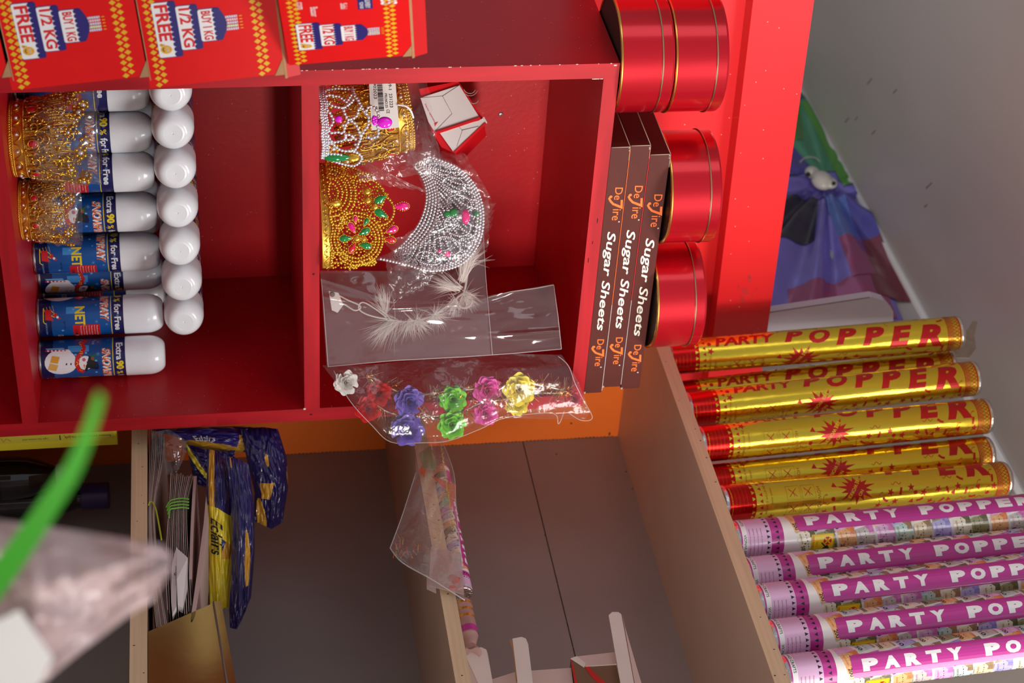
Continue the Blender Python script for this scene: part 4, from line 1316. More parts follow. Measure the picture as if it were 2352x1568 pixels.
rose('yellow', 1196, 895, 32, (240, 222, 60), .004, .9, 10, 'yellow rose'); rose('yellow', 1192, 928, 24, (232, 200, 40), -.006, .3, 11, 'yellow rose')
rose('crimson', 1326, 917, 15, (190, 20, 60), -.004, .3, 12, 'crimson rose end')
M_tins = mat('gold_tinsel', (232, 178, 96), 0.2, metal=1.0)
M_tinw = mat('pearl_tinsel', (236, 224, 214), 0.18, metal=0.8)
b = MB(); rt = random.Random(8)
cord1 = smooth_path([T8.loc(*p) for p in ((845, 860), (880, 880), (930, 905), (985, 905), (1040, 898), (1100, 893), (1160, 890), (1230, 885), (1290, 895), (1310, 905))], 8)
cord2 = smooth_path([T8.loc(*p) for p in ((860, 925), (900, 950), (960, 955), (1010, 955), (1060, 945), (1110, 925), (1160, 918), (1230, 905), (1300, 905))], 8)
for C_ in (cord1, cord2):
    b.tube(C_, .0012, M_tinw, 5)
b.build('cord', gar)
b = MB()
for (C_, n) in ((cord1, 620), (cord2, 420)):
    for k in range(n):
        i = rt.random() ** .85 * (len(C_) - 1); p = C_[int(i)]
        d = Vector((rt.gauss(0, 1), rt.gauss(-.2, .6), rt.gauss(0, 1))).normalized()
        l = rt.uniform(.007, .022); sd = d.orthogonal().normalized() * rt.uniform(.00035, .0006)
        q = p + d * l + Vector((0, 0, -.001))
        b.add([p + sd, p - sd, q - sd, q + sd], [(0, 1, 2, 3)], M_tins if rt.random() < .72 else M_tinw)
tn = b.build('tinsel', gar); tn['kind'] = 'stuff'
gb = thing('cellophane_bag', 'crinkled clear bag around the rose garland, sagging over the cabinet front', 'bag', T8.o, VIEW_RZ)
foldg = lambda u, v: .004 * abs(sin(9 * u + 4 * v)) + .003 * sin(17 * u)
M_film2 = film('thin_cellophane', haze=0.03, gloss=0.07, rough=0.16, bump=(40, 0.9))
patch(T8, [[(745, 838, .004), (860, 836, .010), (1000, 822, .012), (1150, 812, .012), (1300, 815, .004)],
           [(790, 900, .016), (880, 905, .026), (1010, 900, .030), (1160, 880, .030), (1335, 878, .008)],
           [(850, 975, .012), (890, 1000, .022), (1010, 1000, .024), (1150, 950, .020), (1360, 950, .004)],
           [(893, 1014, .002), (905, 1018, .008), (1020, 1016, .008), (1150, 962, .006), (1350, 965, .002)]], .006, 21.0, 90, 44, foldg, M_film2).build('bag_film', gb)
b = MB()
def seam8(pts, r=.0005): b.tube(smooth_path([T8.loc(*p) for p in pts], 5), r, M_filmedge, 5)
seam8([(770, 850, .010), (800, 915, .016), (850, 975, .014), (893, 1014, .004), (960, 1016, .008), (1025, 1012, .008), (1100, 985, .010), (1160, 960, .008), (1270, 950, .006), (1285, 976, .002), (1300, 945, .004)])
seam8([(1290, 818, .006), (1312, 840, .010), (1325, 880, .012), (1345, 920, .006), (1366, 962, .002), (1340, 968, 0), (1310, 950, .002)])
b.build('bag_edges', gb)

# ------------------------------------------------------------------ gold party poppers
def foil(name, rgb, rough, bs, bstr):
    return mat(name, rgb, rough, metal=0.84, bump=(bs, bstr), stretch=(1, 1, .35))
M_foil = foil('gold_foil_paper', (240, 208, 62), 0.20, 90, 0.22)
M_foilred = foil('red_foil_print', (206, 20, 18), 0.24, 90, 0.18)
M_foilend = mat('silver_foil_end', (212, 206, 204), 0.22, metal=1.0, bump=(160, 0.6))
M_inkred = mat('red_print_on_foil', (196, 26, 24), 0.30, metal=0.35)
M_inkline = mat('thin_red_line_on_foil', (186, 84, 26), 0.35, metal=0.5)
RP = 0.0268; LP = 0.468
def gold_popper(label, loc, rot):
    t = thing('party_popper', label, 'party popper', loc, group='gold party poppers', rot=rot)
    r2 = random.Random(12)
    b = MB()
    b.lathe([(RP, .004, M_foilred), (RP, .046, M_foil), (RP, LP - .006)], 72, M_foil)
    c1 = cyl(RP, .00010); c2 = cyl(RP, .00022); st = .0035
    S = lambda sh, m, c=c1: b.shape(sh, c, m, st)
    # text along the tube: reads from the bottom end to the top end
    def along_(string, y0, y1, x0, x1, bold=.02, shear=.25, m=M_inkred, c=c1, step=None):
        v, f, a = text(string, bold, shear)
        vs = [(x0 - (yy - 0) * (x0 - x1), y0 + xx * (y1 - y0)) for xx, yy in v]
        b.shape((vs, f), c, m, st)
    # letters stand with their heads towards -x (left of the tube)
    along_('PARTY', .072, .168, .0065, -.0110, .04, .2)
    for k, ch in enumerate('POPPER'):
        y0 = .180 + k * .0388 + k * k * .0006
        along_(ch, y0, y0 + .032 + .0018 * k, .0085 + .0054 * k, -.0130 + .0022 * k, .06, .28)
    # no fireworks burst
    cy, cx = .205, .0385
    pts = []
    for k in range(28):
        a = 2 * pi * k / 28; r = (.026 if k % 4 == 0 else .021) if k % 2 == 0 else .0125
        pts.append((cx + r * .95 * cos(a), cy + r * 1.25 * sin(a)))
    vs = [(cx, cy)] + pts
    b.shape((vs, [[0, 1 + k, 1 + (k + 1) % 28] for k in range(28)]), c1, M_inkred, st)
    def diag(string, x, y, L, h):
        v, f, a = text(string, .01, 0)
        an = radians(-62)
        vs = [(x + (p - .5) * L * cos(an + pi / 2 * 0) * .45 - (q - .5) * h * .9, y + (p - .5) * -L * .62 - (q - .5) * -h * .35) for p, q in v]
        vs = [(x + (p - .5) * L * .80 + (q - .5) * h * .45, y - (p - .5) * L * .60 + (q - .5) * h * .85) for p, q in v]
        b.shape((vs, f), c2, M_lyel, st)
    diag('NO', .0450, .2115, .0095, .0055); diag('FIRE WORKS', .0365, .2030, .036, .0060)
    # pictograms and how-to line
    for (x0, y0) in ((.026, .094), (.026, .118), (.050, .094), (.050, .118)):
        w2 = .0205
        for pts2 in ([(x0, y0), (x0 + w2, y0), (x0 + w2, y0 + .021), (x0, y0 + .021), (x0, y0)],):
            S(stroke(pts2, .0004), M_inkline)
        S(stroke([(x0 + .004, y0 + .016), (x0 + .016, y0 + .004)], .0010), M_inkred); S(stroke([(x0 + .004, y0 + .004), (x0 + .016, y0 + .016)], .0008), M_inkred)
        S(stroke([(x0 + .006, y0 + .005), (x0 + .010, y0 + .010), (x0 + .016, y0 + .012)], .0008), M_inkred)
    S(line('HOW TO USE', .030, .1420, .0052), M_inkline)
    S(line('rotate along', .026, .0680, .0046), M_inkline); S(line('the arrow direction', .020, .0605, .0046, 0, 0, .85), M_inkline)
    for k in range(5):
        S(line('rotate the lower part in the direction of the arrow', .020 - .002 * k, .0080 + .0058 * k, .0022, 0, 0, .85), M_inkline if k else M_lyel)
    # triangles on both sides of the twist joint
    for k in range(18):
        x = -.083 + k * .0093
        S(poly([(x, .0400), (x + .0058, .0400), (x + .0029, .0450)]), M_foil, c2)
        S(poly([(x + .004, .0560), (x + .0098, .0560), (x + .0069, .0510)]), M_inkred)
    # confetti
    def clash(x, y):
        if -.016 < x < .030 and .065 < y < .43: return True
        if (x - cx) ** 2 + ((y - cy) * .8) ** 2 < .027 ** 2: return True
        if .018 < x < .070 and .058 < y < .15: return True
        return False
    n_ = 0; used = []
    while n_ < 175:
        x = r2.uniform(-.082, .082); y = r2.uniform(.060, LP - .035)
        if clash(x, y) or any((x - p) ** 2 + (y - q) ** 2 < .0105 ** 2 for p, q in used): n_ += .02; continue
        used.append((x, y)); n_ += 1
        kd = r2.choice('sstdrrcw')
        if kd == 's': S(star(x, y, .0062, .0026, 5, r2.random() * 3), M_inkred)
        elif kd == 't':
            a = r2.random() * 6; S(poly([(x + .0052 * cos(a + q * 2.09), y + .0052 * sin(a + q * 2.09)) for q in range(3)]), M_inkred)
        elif kd == 'd': S(disc(x, y, .0032, 12), M_inkred)
        elif kd == 'r':
            a = r2.random() * 3; S(stroke([(x - .0055 * cos(a), y - .0055 * sin(a)), (x + .0015 * sin(a), y), (x + .0055 * cos(a), y + .0055 * sin(a))], .0036), M_inkred)
        elif kd == 'c': S(stroke([(x + .0035 * cos(q / 2.0) + .0011 * q, y + .0035 * sin(q / 2.0)) for q in range(14)], .0007), M_inkred)
        else: S(stroke([(x + .0022 * sin(q * 1.1), y - .008 + q * .0018) for q in range(10)], .0009), M_inkred)
    # woven border at the top
    b.lathe([(RP + .00008, LP - .0290), (RP + .00008, LP - .0275)], 72, M_inkred); b.lathe([(RP + .00008, LP - .0095), (RP + .00008, LP - .0075)], 72, M_inkred)
    for k in range(30):
        x = -.084 + k * .0056
        S(stroke([(x, LP - .0270), (x + .0056, LP - .0185), (x, LP - .0100)], .0010), M_inkred); S(stroke([(x + .0056, LP - .0270), (x, LP - .0185), (x + .0056, LP - .0100)], .0010), M_inkred)
        S(stroke([(x + .0028, LP - .0270), (x + .0056, LP - .0225), (x + .0028, LP - .0185), (x, LP - .0225), (x + .0028, LP - .0270)], .0008), M_inkred)
    b.build('tube', t)
    b = MB(); b.lathe([(.0005, .001), (RP - .003, 0), (RP - .0008, .0008), (RP + .0002, .0045), (RP, .0050)], 48, M_foilend); b.build('bottom_cap', t)
    b = MB(); b.lathe([(RP, LP - .0062), (RP + .0004, LP - .004), (RP - .0006, LP), (RP - .003, LP + .0012), (.0005, LP + .0005)], 48, M_foilend); b.build('top_cap', t)
    return t
def lean_rot(p0, p1, spin):
    """Euler angles that point +z from p0 to p1 and turn the print by spin degrees"""
    z = (Vector(p1) - Vector(p0)).normalized()
    q = Vector((0, 0, 1)).rotation_difference(z).to_matrix().to_4x4()
    return (q @ Matrix.Rotation(VIEW_RZ + radians(spin), 4, 'Z')).to_euler()
ZP = 0.5428
gp0 = None
GP = [(0.6200, 0.1880, 0.5960, 0.1840, -38, 'gold party popper at the far end of the row, beside the lower red tin'),
      (0.6680, 0.1450, 0.6600, 0.1840, -40, 'gold party popper set back between the two farthest front ones'),
      (0.6210, 0.0640, 0.6200, 0.1010, -56, 'third gold party popper of the row, big PER lettering at its left edge'),
      (0.6210, -0.0135, 0.6400, 0.0350, -80, 'fourth gold party popper of the row, directions panel and starburst facing out'),
      (0.6650, -0.0500, 0.6860, 0.0010, -88, 'gold party popper set back between the two nearest front ones'),
      (0.6210, -0.1410, 0.6740, -0.0700, -100, 'gold party popper nearest the pink ones, NO FIRE WORKS starburst facing out')]
for (x0, y0, x1, y1, sp, lab) in GP:
    p0 = Vector((x0, y0, ZP)); rot = lean_rot(p0, (x1, y1, ZP + LP), sp)
    if gp0 is None: gp0 = gold_popper(lab, p0, rot)
    else: dup(gp0, lab, p0, rot)

# ------------------------------------------------------------------ pink party poppers with banknote print
M_pp = mat('note_paper', (238, 230, 226), 0.38, coat=0.2)
M_mag = mat('magenta_print', (186, 50, 142), 0.34, coat=0.25)
M_pale = mat('pale_pink_print', (224, 178, 214), 0.34, coat=0.25)
NOTE = [mat('note_' + n_, c_, 0.38, coat=0.2, var=(160, .14)) for n_, c_ in (('tan', (226, 206, 172)), ('olive', (150, 144, 104)), ('pink', (222, 172, 212)), ('lavender', (186, 178, 222)), ('orange', (236, 178, 120)), ('teal', (190, 214, 208)), ('cream', (236, 224, 200)), ('grey', (196, 190, 182)))]
M_notedk = [mat('note_dark_' + n_, c_, 0.4, coat=0.2, var=(220, .25)) for n_, c_ in (('brown', (150, 118, 84)), ('olive', (104, 98, 66)), ('pink', (206, 110, 178)), ('blue', (150, 140, 204)), ('orange', (222, 128, 74)))]
M_warn = mat('warning_yellow', (250, 210, 30), 0.35)
RQ = 0.0272; LQ = 0.50
def pink_popper(label, loc, rot):
    t = thing('party_popper', label, 'party popper', loc, group='pink party poppers', rot=rot)
    r2 = random.Random(5)
    b = MB()
    b.lathe([(RQ, .004, M_mag), (RQ, .0070, M_pwhite), (RQ, .0140, M_pale), (RQ, .0390, M_pale), (RQ, .0480, M_mag), (RQ, .0660, M_pp), (RQ, LQ - .006)], 72, M_pp)
    c1 = cyl(RQ, .00008); c2 = cyl(RQ, .00016); c3 = cyl(RQ, .00024); c4 = cyl(RQ, .00034); c5 = cyl(RQ, .00044); st = .004
    S = lambda sh, m, c=c1: b.shape(sh, c, m, st)
    # overlapping notes, tilted
    for row in range(5):
        for k in range(16):
            x = -.085 + row * .0345 + r2.uniform(-.002, .002); y = .058 + k * .0285 + r2.uniform(-.002, .002) + row * .009
            if y > LQ - .03: continue
            i = (k * 3 + row * 2) % 8
            an = .22 + r2.uniform(-.06, .06)
            hw, hh = .0185, .0145
            def P(u, v): return (x + .017 + u * hw * 2 * cos(an) - v * hh * 2 * sin(an) - hw, y + .012 + u * hw * 2 * sin(an) + v * hh * 2 * cos(an) - hh)
            yy = [P(u, v) for u, v in ((0, 0), (1, 0), (1, 1), (0, 1))]
            if min(q[1] for q in yy) < .0665: yy = [(q[0], max(.0665, q[1])) for q in yy]
            if max(abs(q[0]) for q in yy) > pi * RQ * 1.02: continue
            S(poly(yy), M_pwhite, c1)
            zz = [P(u, v) for u, v in ((.03, .06), (.97, .06), (.97, .94), (.03, .94))]; zz = [(q[0], max(.0668, q[1])) for q in zz]
            S(poly(zz), NOTE[i], c2)
            if min(q[1] for q in zz) > .0675:
                dk = M_notedk[i % 5]
                S(poly([P(.03, .52), P(.20, .70), P(.36, .66), P(.42, .94), P(.03, .94)]), dk, c3)
                S(poly([P(.66, .82), P(.97, .82), P(.97, .90), P(.66, .90)]), dk, c3)
                S(([P(*q) for q in ((.5, .3), (.56, .3), (.56, .4), (.5, .4))], [[0, 1, 2, 3]]), dk, c3)
                for q in range(7): S(poly([P(.07 + .12 * q, .470), P(.13 + .12 * q, .470), P(.13 + .12 * q, .505), P(.07 + .12 * q, .505)]), M_black if q % 2 else dk, c3)
                v, f, a = text(('2000', '500', '100', '10', '200', '50', '500', '10')[i], .02, 0)
                S(([P(.60 + p * .30, .12 + q * .20) for p, q in v], f), M_black, c3)
                v, f, a = text('RESERVE BANK', 0, 0)
                S(([P(.12 + p * .40, .18 + q * .08) for p, q in v], f), dk, c3)
    # magenta strip with the name; letters' heads to the left
    S(rrect(-.0160, .0865, .0145, LQ - .02, .006), M_mag, c4)
    for k, ch in enumerate('PARTY POPPER'):
        if ch == ' ': continue
        v, f, a = text(ch, .075, 0)
        yk = .1010 + k * .0292 - (.006 if k > 5 else 0)
        v = [(.0070 - q * .0160, yk + p * .0215) for p, q in v]
        S((v, f), M_pwhite, c5)
    # twist bands
    for k in range(22):
        x = -.085 + k * .0077
        S(poly([(x, .0420), (x + .0046, .0420), (x + .0023, .0468)]), M_black, c2); S(poly([(x + .002, .0590), (x + .0066, .0590), (x + .0043, .0542)]), M_black, c2)
    for k in range(4):
        S(line('This party popper is only meant for outdoor use', -.080, .0165 + k * .0055, .0024, 0, 0, .95), M_notedk[0], c2); S(line('Attention: do not point at people or animals', .004, .0165 + k * .0055, .0024, 0, 0, .95), M_notedk[0], c2)
    S(line('VIONAR ARTS AND CRAFTS', -.070, .0088, .0040, 0, 0, .95), M_black, c2); S(line('VIONAR ARTS AND CRAFTS', .012, .0088, .0040, 0, 0, .95), M_black, c2)
    # warning sticker
    ox, oy = -.0075, -.002
    S(rrect(.0275 + ox, .107 + oy, .0535 + ox, .1400 + oy, .0015), M_warn, c4)
    c6 = cyl(RQ, .00054)
    S(disc(.0380 + ox, .1305 + oy, .0060, 16), M_pred, c5)
    S(stroke([(.0340 + ox, .1265 + oy), (.0420 + ox, .1345 + oy)], .0020), M_warn, c6); S(stroke([(.0340 + ox, .1345 + oy), (.0420 + ox, .1265 + oy)], .0020), M_warn, c6)
    S(poly([(.0445 + ox, .1310 + oy), (.0515 + ox, .1350 + oy), (.0515 + ox, .1235 + oy), (.0455 + ox, .1280 + oy)]), M_black, c5); S(stroke([(.040 + ox, .1220 + oy), (.0475 + ox, .1285 + oy)], .0018), M_black, c5)
    v, f, a = text('FIRE WORKS', .01, 0)
    S(([(.0300 + ox + p * .020, .1085 + oy + q * .0028) for p, q in v], f), M_pred, c5); S(line('NO', .0380 + ox, .1135 + oy, .0034), M_pred, c5)
    S(stroke([(.0283 + ox, .1076 + oy), (.0527 + ox, .1076 + oy), (.0527 + ox, .1392 + oy), (.0283 + ox, .1392 + oy), (.0283 + ox, .1076 + oy)], .0004), M_black, c5)
    b.build('tube', t)
    b = MB(); b.lathe([(.0005, .001), (RQ - .003, 0), (RQ - .0008, .0008), (RQ + .0002, .0045), (RQ, .0050)], 48, M_foilend); b.build('bottom_cap', t)
    b = MB(); b.lathe([(RQ, LQ - .0062), (RQ + .0004, LQ - .004), (RQ - .0006, LQ), (RQ - .003, LQ + .0012), (.0005, LQ + .0005)], 48, M_foilend); b.build('top_cap', t)
    return t
pp0 = None
PP = [(0.6210, -0.2140, 0.6330, -0.1830, -46, 'pink banknote-print party popper next to the gold ones, yellow warning sticker in full view'),
      (0.6300, -0.2760, 0.6420, -0.2400, -26, 'second pink banknote-print party popper from the gold ones'),
      (0.6210, -0.3350, 0.6330, -0.2960, -24, 'third pink banknote-print party popper from the gold ones'),
      (0.6210, -0.3990, 0.6330, -0.3600, -22, 'fourth pink banknote-print party popper from the gold ones'),
      (0.6210, -0.4600, 0.6330, -0.4210, -14, 'pink banknote-print party popper at the near end, cut by the photo edge'),]
for (x0, y0, x1, y1, sp, lab) in PP:
    p0 = Vector((x0, y0, ZP)); rot = lean_rot(p0, (x1, y1, ZP + LQ), sp)
    if pp0 is None: pp0 = pink_popper(lab, p0, rot)
    else: dup(pp0, lab, p0, rot)

# ------------------------------------------------------------------ things behind the poppers
YS = 0.3315
wb_ = thing('white_carton', 'white glossy carton behind the farthest gold popper', 'box', Vector((0.80, YS, 0.5428)), 0)
b = MB()
M_glosswhite = mat('glossy_white_board', (214, 214, 226), 0.25, coat=0.3)
pts = [at(px, py, 'y', YS) for px, py in ((1690, 760), (1690, 729), (2003, 682), (2030, 690), (2052, 716), (2052, 800), (1690, 800))]
zmin = 0.5431
pts[0].z = zmin; pts[-1].z = zmin; pts[0].x = pts[1].x
b.slab(pts, (0.0, .016, 0), M_glosswhite)
b.build('carton_body', wb_, True)
b = MB(); b.tube([pts[1] + Vector((0, -.0003, -.004)), pts[2] + Vector((0, -.0003, -.004))], .0007, M_crease, 4); b.build('lid_edge', wb_, True)

# printed wrapping sheets pinned to the wall under the soffit
M_sh = {n_: mat('sheet_' + n_, c_, 0.24, metal=0.30, coat=0.8, bump=(26, 0.8)) for n_, c_ in (('green', (64, 150, 62)), ('lime', (84, 172, 58)), ('sea', (64, 160, 120)), ('teal', (28, 104, 112)), ('violet', (134, 122, 226)), ('indigo', (78, 68, 176)), ('night', (32, 26, 64)), ('sky', (90, 124, 214)), ('plum', (170, 70, 130)), ('wine', (132, 30, 62)), ('mauve', (120, 84, 168)), ('lav', (148, 132, 220)))}
XS = WX - 0.004
sheet = thing('wrapping_sheet', 'glossy creased blue, green and violet printed sheet hung on the wall under the soffit', 'printed sheet', at(1900, 600, 'x', XS), 0)
b = MB()
def sp_(px, py, lift=0.0):
    px = min(px, 1840 + .5421 * (py - 205) - 5)
    p = at(px, py, 'x', XS)
    # creases fan out from the white clip
    a = math.atan2(px - 1895, py - 420); r = math.hypot(px - 1895, py - 420)
    fold_ = .010 * sin(a * 13 + .5 * sin(a * 7)) * min(1, r / 140) + .003 * noise3((px / 40., py / 40., 1))
    p.x += -.006 - lift + (fold_ if py > 415 else fold_ * .3)
    return p
def patchS(quad, m, lift=0.0, n_=14):
    n_ = 90; lift *= 1.6
    (a, c, d, e) = quad
    def fn(u, v):
        px = (a[0] * (1 - u) + c[0] * u) * (1 - v) + (e[0] * (1 - u) + d[0] * u) * v
        py = (a[1] * (1 - u) + c[1] * u) * (1 - v) + (e[1] * (1 - u) + d[1] * u) * v
        return sp_(px, py, lift)
    b.grid(fn, n_, n_, m)
patchS(((1640, 395), (1960, 395), (2090, 790), (1640, 790)), M_sh['violet'], 0, 60)
patchS(((1700, 120), (1800, 150), (1870, 262), (1700, 262)), M_sh['teal'], .0004)
patchS(((1700, 235), (1858, 235), (1950, 400), (1700, 400)), M_sh['sea'], .0008)
patchS(((1838, 240), (1862, 240), (1968, 432), (1935, 436)), M_sh['lime'], .0012, 30)
patchS(((1700, 245), (1838, 245), (1845, 330), (1700, 330)), M_sh['green'], .0012, 20)
patchS(((1700, 360), (1820, 340), (1870, 400), (1700, 425)), M_sh['indigo'], .0012, 20)
patchS(((1700, 448), (1880, 452), (1868, 560), (1700, 560)), M_sh['night'], .0010, 30)
patchS(((1700, 440), (1890, 445), (1890, 462), (1700, 458)), M_sh['indigo'], .0014, 20)
patchS(((1892, 448), (1975, 448), (2062, 580), (1950, 560)), M_sh['indigo'], .0012, 30)
patchS(((1890, 455), (1938, 458), (1980, 560), (1925, 555)), M_sh['sky'], .0016, 30)
patchS(((1925, 555), (1975, 552), (2010, 640), (1955, 650)), M_sh['plum'], .0016, 30)
patchS(((1968, 550), (2048, 545), (2115, 690), (2012, 690)), M_sh['wine'], .0014, 30)
patchS(((1810, 660), (2020, 640), (2060, 740), (1810, 745)), M_sh['plum'], .0010, 40)
b.build('printed_face', sheet, True)
# white wall clip with two dark holes
p = at(1888, 412, 'x', XS - .02)
cl = thing('wall_clip', 'small white plastic wall clip with dark holes on the printed sheet', 'clip', p, 0)
M_ivory = mat('ivory_plastic', (222, 220, 210), 0.25, coat=0.3)
b = MB(); k = F_PX / (p - CAM).dot(CD)
def cp(px, py, o=0.0): return at(px, py, 'x', XS - .02 - o)
b.sphere(cp(1888, 414), .030, M_ivory, 20, 12, (.55, .9, .72)); b.sphere(cp(1866, 396), .022, M_ivory, 16, 10, (.5, .8, .7))
b.sphere(cp(1905, 420), .018, M_ivory, 16, 10, (.6, .9, .9))
b.build('clip_body', cl, True)
b = MB(); b.sphere(cp(1915, 421, .014), .0045, M_black, 10, 6); b.build('screw_hole', cl, True)
b = MB(); b.sphere(cp(1856, 401, .010), .0055, M_black, 10, 6); b.build('screw_hole', cl, True)
b = MB(); b.tube(smooth_path([cp(1838, 372, .004), cp(1850, 362, .006), cp(1872, 362, .006), cp(1884, 372, .004)], 5), .0012, M_ivory, 5); b.build('wire_tie', cl, True)
# torn paper behind the popper tops
p = at(2228, 782, 'x', .70)
pa = thing('paper_scrap', 'torn brown paper scrap sticking up behind a gold popper top', 'paper', p, 0)
b = MB()
M_scrap = mat('brown_paper', (176, 162, 140), 0.8, var=(60, .12), bump=(120, .4))
pr_ = [at(px, py, 'x', .70) for px, py in ((2150, 752), (2222, 757), (2234, 736), (2246, 738), (2238, 770), (2242, 800), (2226, 822), (2150, 818))]
b.slab(pr_, (.0012, 0, 0), M_scrap)
b.build('scrap', pa, True)

# ------------------------------------------------------------------ low shelf: card bundles, sweet bags, gold tin
M_sheet = mat('card_edges', (176, 160, 152), 0.6, var=(400, .25), stretch=(1, .02, 3))
M_sheetface = mat('card_face', (206, 178, 172), 0.55)
M_sheetdk = mat('card_gap_shade', (120, 96, 88), 0.7)
M_band_y = mat('yellow_rubber_band', (186, 196, 48), 0.5)
M_band_g = mat('green_rubber_band', (120, 190, 70), 0.5)
ZLOW = -0.2368
def sheet_path(b, nodes, xf, depth, m, th=.0011, zmin=ZLOW + .0006):
    """a card seen on edge: nodes (py, px) read at plane x=xf, running back by depth"""
    P = []
    for (py, px) in nodes:
        p = at(px, py, 'x', xf); p.z = max(p.z, zmin); P.append(p)
    P = smooth_path(P, 6)
    n = len(P); up = Vector((0, 0, th)); bk = Vector((depth, 0, 0))
    v = P + [p + up for p in P] + [p + bk for p in P] + [p + bk + up for p in P]
    f = []
    for i in range(n - 1):
        f += [(i, i + 1, n + i + 1, n + i), (2 * n + i + 1, 2 * n + i, 3 * n + i, 3 * n + i + 1), (n + i, n + i + 1, 3 * n + i + 1, 3 * n + i), (i + 1, i, 2 * n + i, 2 * n + i + 1)]
    f += [(0, n, 3 * n, 2 * n), (n - 1, 3 * n - 1, 4 * n - 1, 2 * n - 1)]
    b.add(v, f, m)
def card_stack(label, base_px, sheets, xf, depth, bands, mband, cover=None):
    t = thing('card_bundle', label, 'card bundle', at(*base_px, 'x', xf), 0, group='bundled cards on the low shelf')
    b = MB()
    for i, nd in enumerate(sheets):
        sheet_path(b, nd, xf + rnd.uniform(0, .004), depth, M_sheet if i % 3 else M_sheetface)
    b.build('cards', t, True)
    if cover:
        b = MB(); sheet_path(b, cover, xf - .001, depth, M_sheetface, .004); b.build('top_card', t, True)
    for pts in bands:
        b = MB(); b.tube(smooth_path([at(px, py, 'x', xf - .0035) for (px, py) in pts], 6), .0011, mband, 6); b.build('rubber_band', t, True)
    return t
card_stack('thin bundle of cards lying lowest on the low shelf, held by a yellow rubber band', (340, 1155),
           [[(985, 345 + 4.4 * i), (1060, 343 + 4.0 * i), (1155, 340 + 2.0 * i), (1230, 340.5 + 2.2 * i), (1330, 347 + 2.6 * i), (1440, 359 + 3.4 * i)] for i in range(8)], .604, .12,
           [[(341, 1160), (344, 1153), (350, 1153), (358, 1170), (365, 1205), (371, 1240)]], M_band_y)
card_stack('fanned bundle of pale cards on the low shelf with four green rubber bands', (395, 1150),
           [[(1084 + rnd.uniform(0, 10), 392 + 4.6 * i), (1150, 389 + 3.6 * i), (1215, 384 + 4.0 * i), (1300, 380 + 4.8 * i), (1400 + rnd.uniform(-18, 10), 384 + 4.9 * i)] for i in range(12)], .603, .12,
           [[(382 + 2 * k, 1165 + 8 * k), (390, 1151 + 6.5 * k), (402, 1146 + 7 * k), (418, 1144 + 7 * k), (434, 1146 + 7 * k)] for k in range(4)], M_band_g,
           [(1093, 445), (1150, 441), (1230, 437), (1330, 434)])
fc = thing('folded_card', 'white folded card sticking out of the fanned card bundle', 'card', at(412, 1330, 'x', .597), 0)
M_whitecard = mat('white_card', (232, 226, 226), 0.55)
b = MB(); P = lambda px, py, o=0.0: at(px, py, 'x', .597 - o)
b.slab([P(405, 1255), P(407, 1258), P(406, 1330, .006), P(405, 1392, .003), P(396, 1411), P(393, 1380), P(394, 1300)], (.010, 0, 0), M_whitecard)
b.slab([P(406, 1258), P(431, 1280), P(430, 1345), P(419, 1395), P(408, 1389, .002), P(406, 1330, .006)], (.010, 0, 0), M_whitecard)
b.tube([P(404, 1300, .0065), P(404.5, 1345, .0065)], .0006, M_crease, 4); b.sphere(P(403, 1318, .006), .002, M_crease, 8, 5)
b.build('card_panel', fc, True)
c3 = thing('thin_card', 'single thin card leaning over the fanned card bundle', 'card', at(455, 1300, 'x', .600), 0)
b = MB(); b.slab([at(px, py, 'x', .600) for px, py in ((474, 1128), (478, 1180), (466, 1300), (448, 1415), (439, 1432), (438, 1420), (452, 1320), (468, 1200))], (.10, 0, 0), M_sheetface)
b.build('card_panel', c3, True)

M_purple = mat('purple_wrapper', (52, 40, 122), 0.22, coat=0.5, bump=(34, .8))
M_dpurple = mat('deep_purple_wrapper', (34, 26, 84), 0.24, coat=0.5, bump=(34, .8))
M_amber = mat('amber_print', (206, 150, 44), 0.3, coat=0.3, bump=(34, .6))
M_yellow = mat('yellow_wrapper', (222, 196, 38), 0.28, coat=0.3, bump=(34, .8))
M_white_t = mat('wrapper_white', (226, 222, 230), 0.4)
def pouch(name, label, nodes, x, seed, mfn, bulge=.018, nu=64, nv=72, back=.02, texts=(), cat='sweet bag'):
    """filled bag: a front and a back sheet with the same outline, read off the photo at plane x"""
    nodes = [[(a[0], a[1], 0.0) for a in row] for row in nodes]
    c = nodes[len(nodes) // 2][len(nodes[0]) // 2]
    Tq = Trace(c[0], c[1], x, None, 'x')
    t = thing(name, label, cat, Tq.o, VIEW_RZ)
    U = len(nodes[0]) - 1; V = len(nodes) - 1
    fold_ = lambda u, v: bulge * (sin(pi * u) * sin(pi * v)) ** .6 + .004 * abs(noise3((u * 7 + seed, v * 6, 2.0))) + .0025 * noise3((u * 16, v * 15, seed))
    mb = patch(Tq, nodes, .003, seed, nu, nv, fold_, mfn=mfn)
    fn = patch(Tq, nodes, .003, seed, nu, nv, fold_, ret=True)
    for (s_, u0, v0, u1, v1, m_, swap) in texts:
        vs, fs, a = text(s_, .015, .15)
        mb.add([fn(u0 + (u1 - u0) * (p if not swap else q), v0 + (v1 - v0) * (q if not swap else p)) + Vector((0, -.0035, 0)) for p, q in vs], fs, m_)
    mb.build('front', t)
    m2 = patch(Tq, nodes, .003, seed, nu, nv, lambda u, v: -.4 * bulge * (sin(pi * u) * sin(pi * v)) ** .6, mfn=lambda u, v: M_dpurple)
    m2.build('back', t)
    return t
wavy = lambda u, v, s: noise3((u * 2.2 + s, v * 2.0, s))
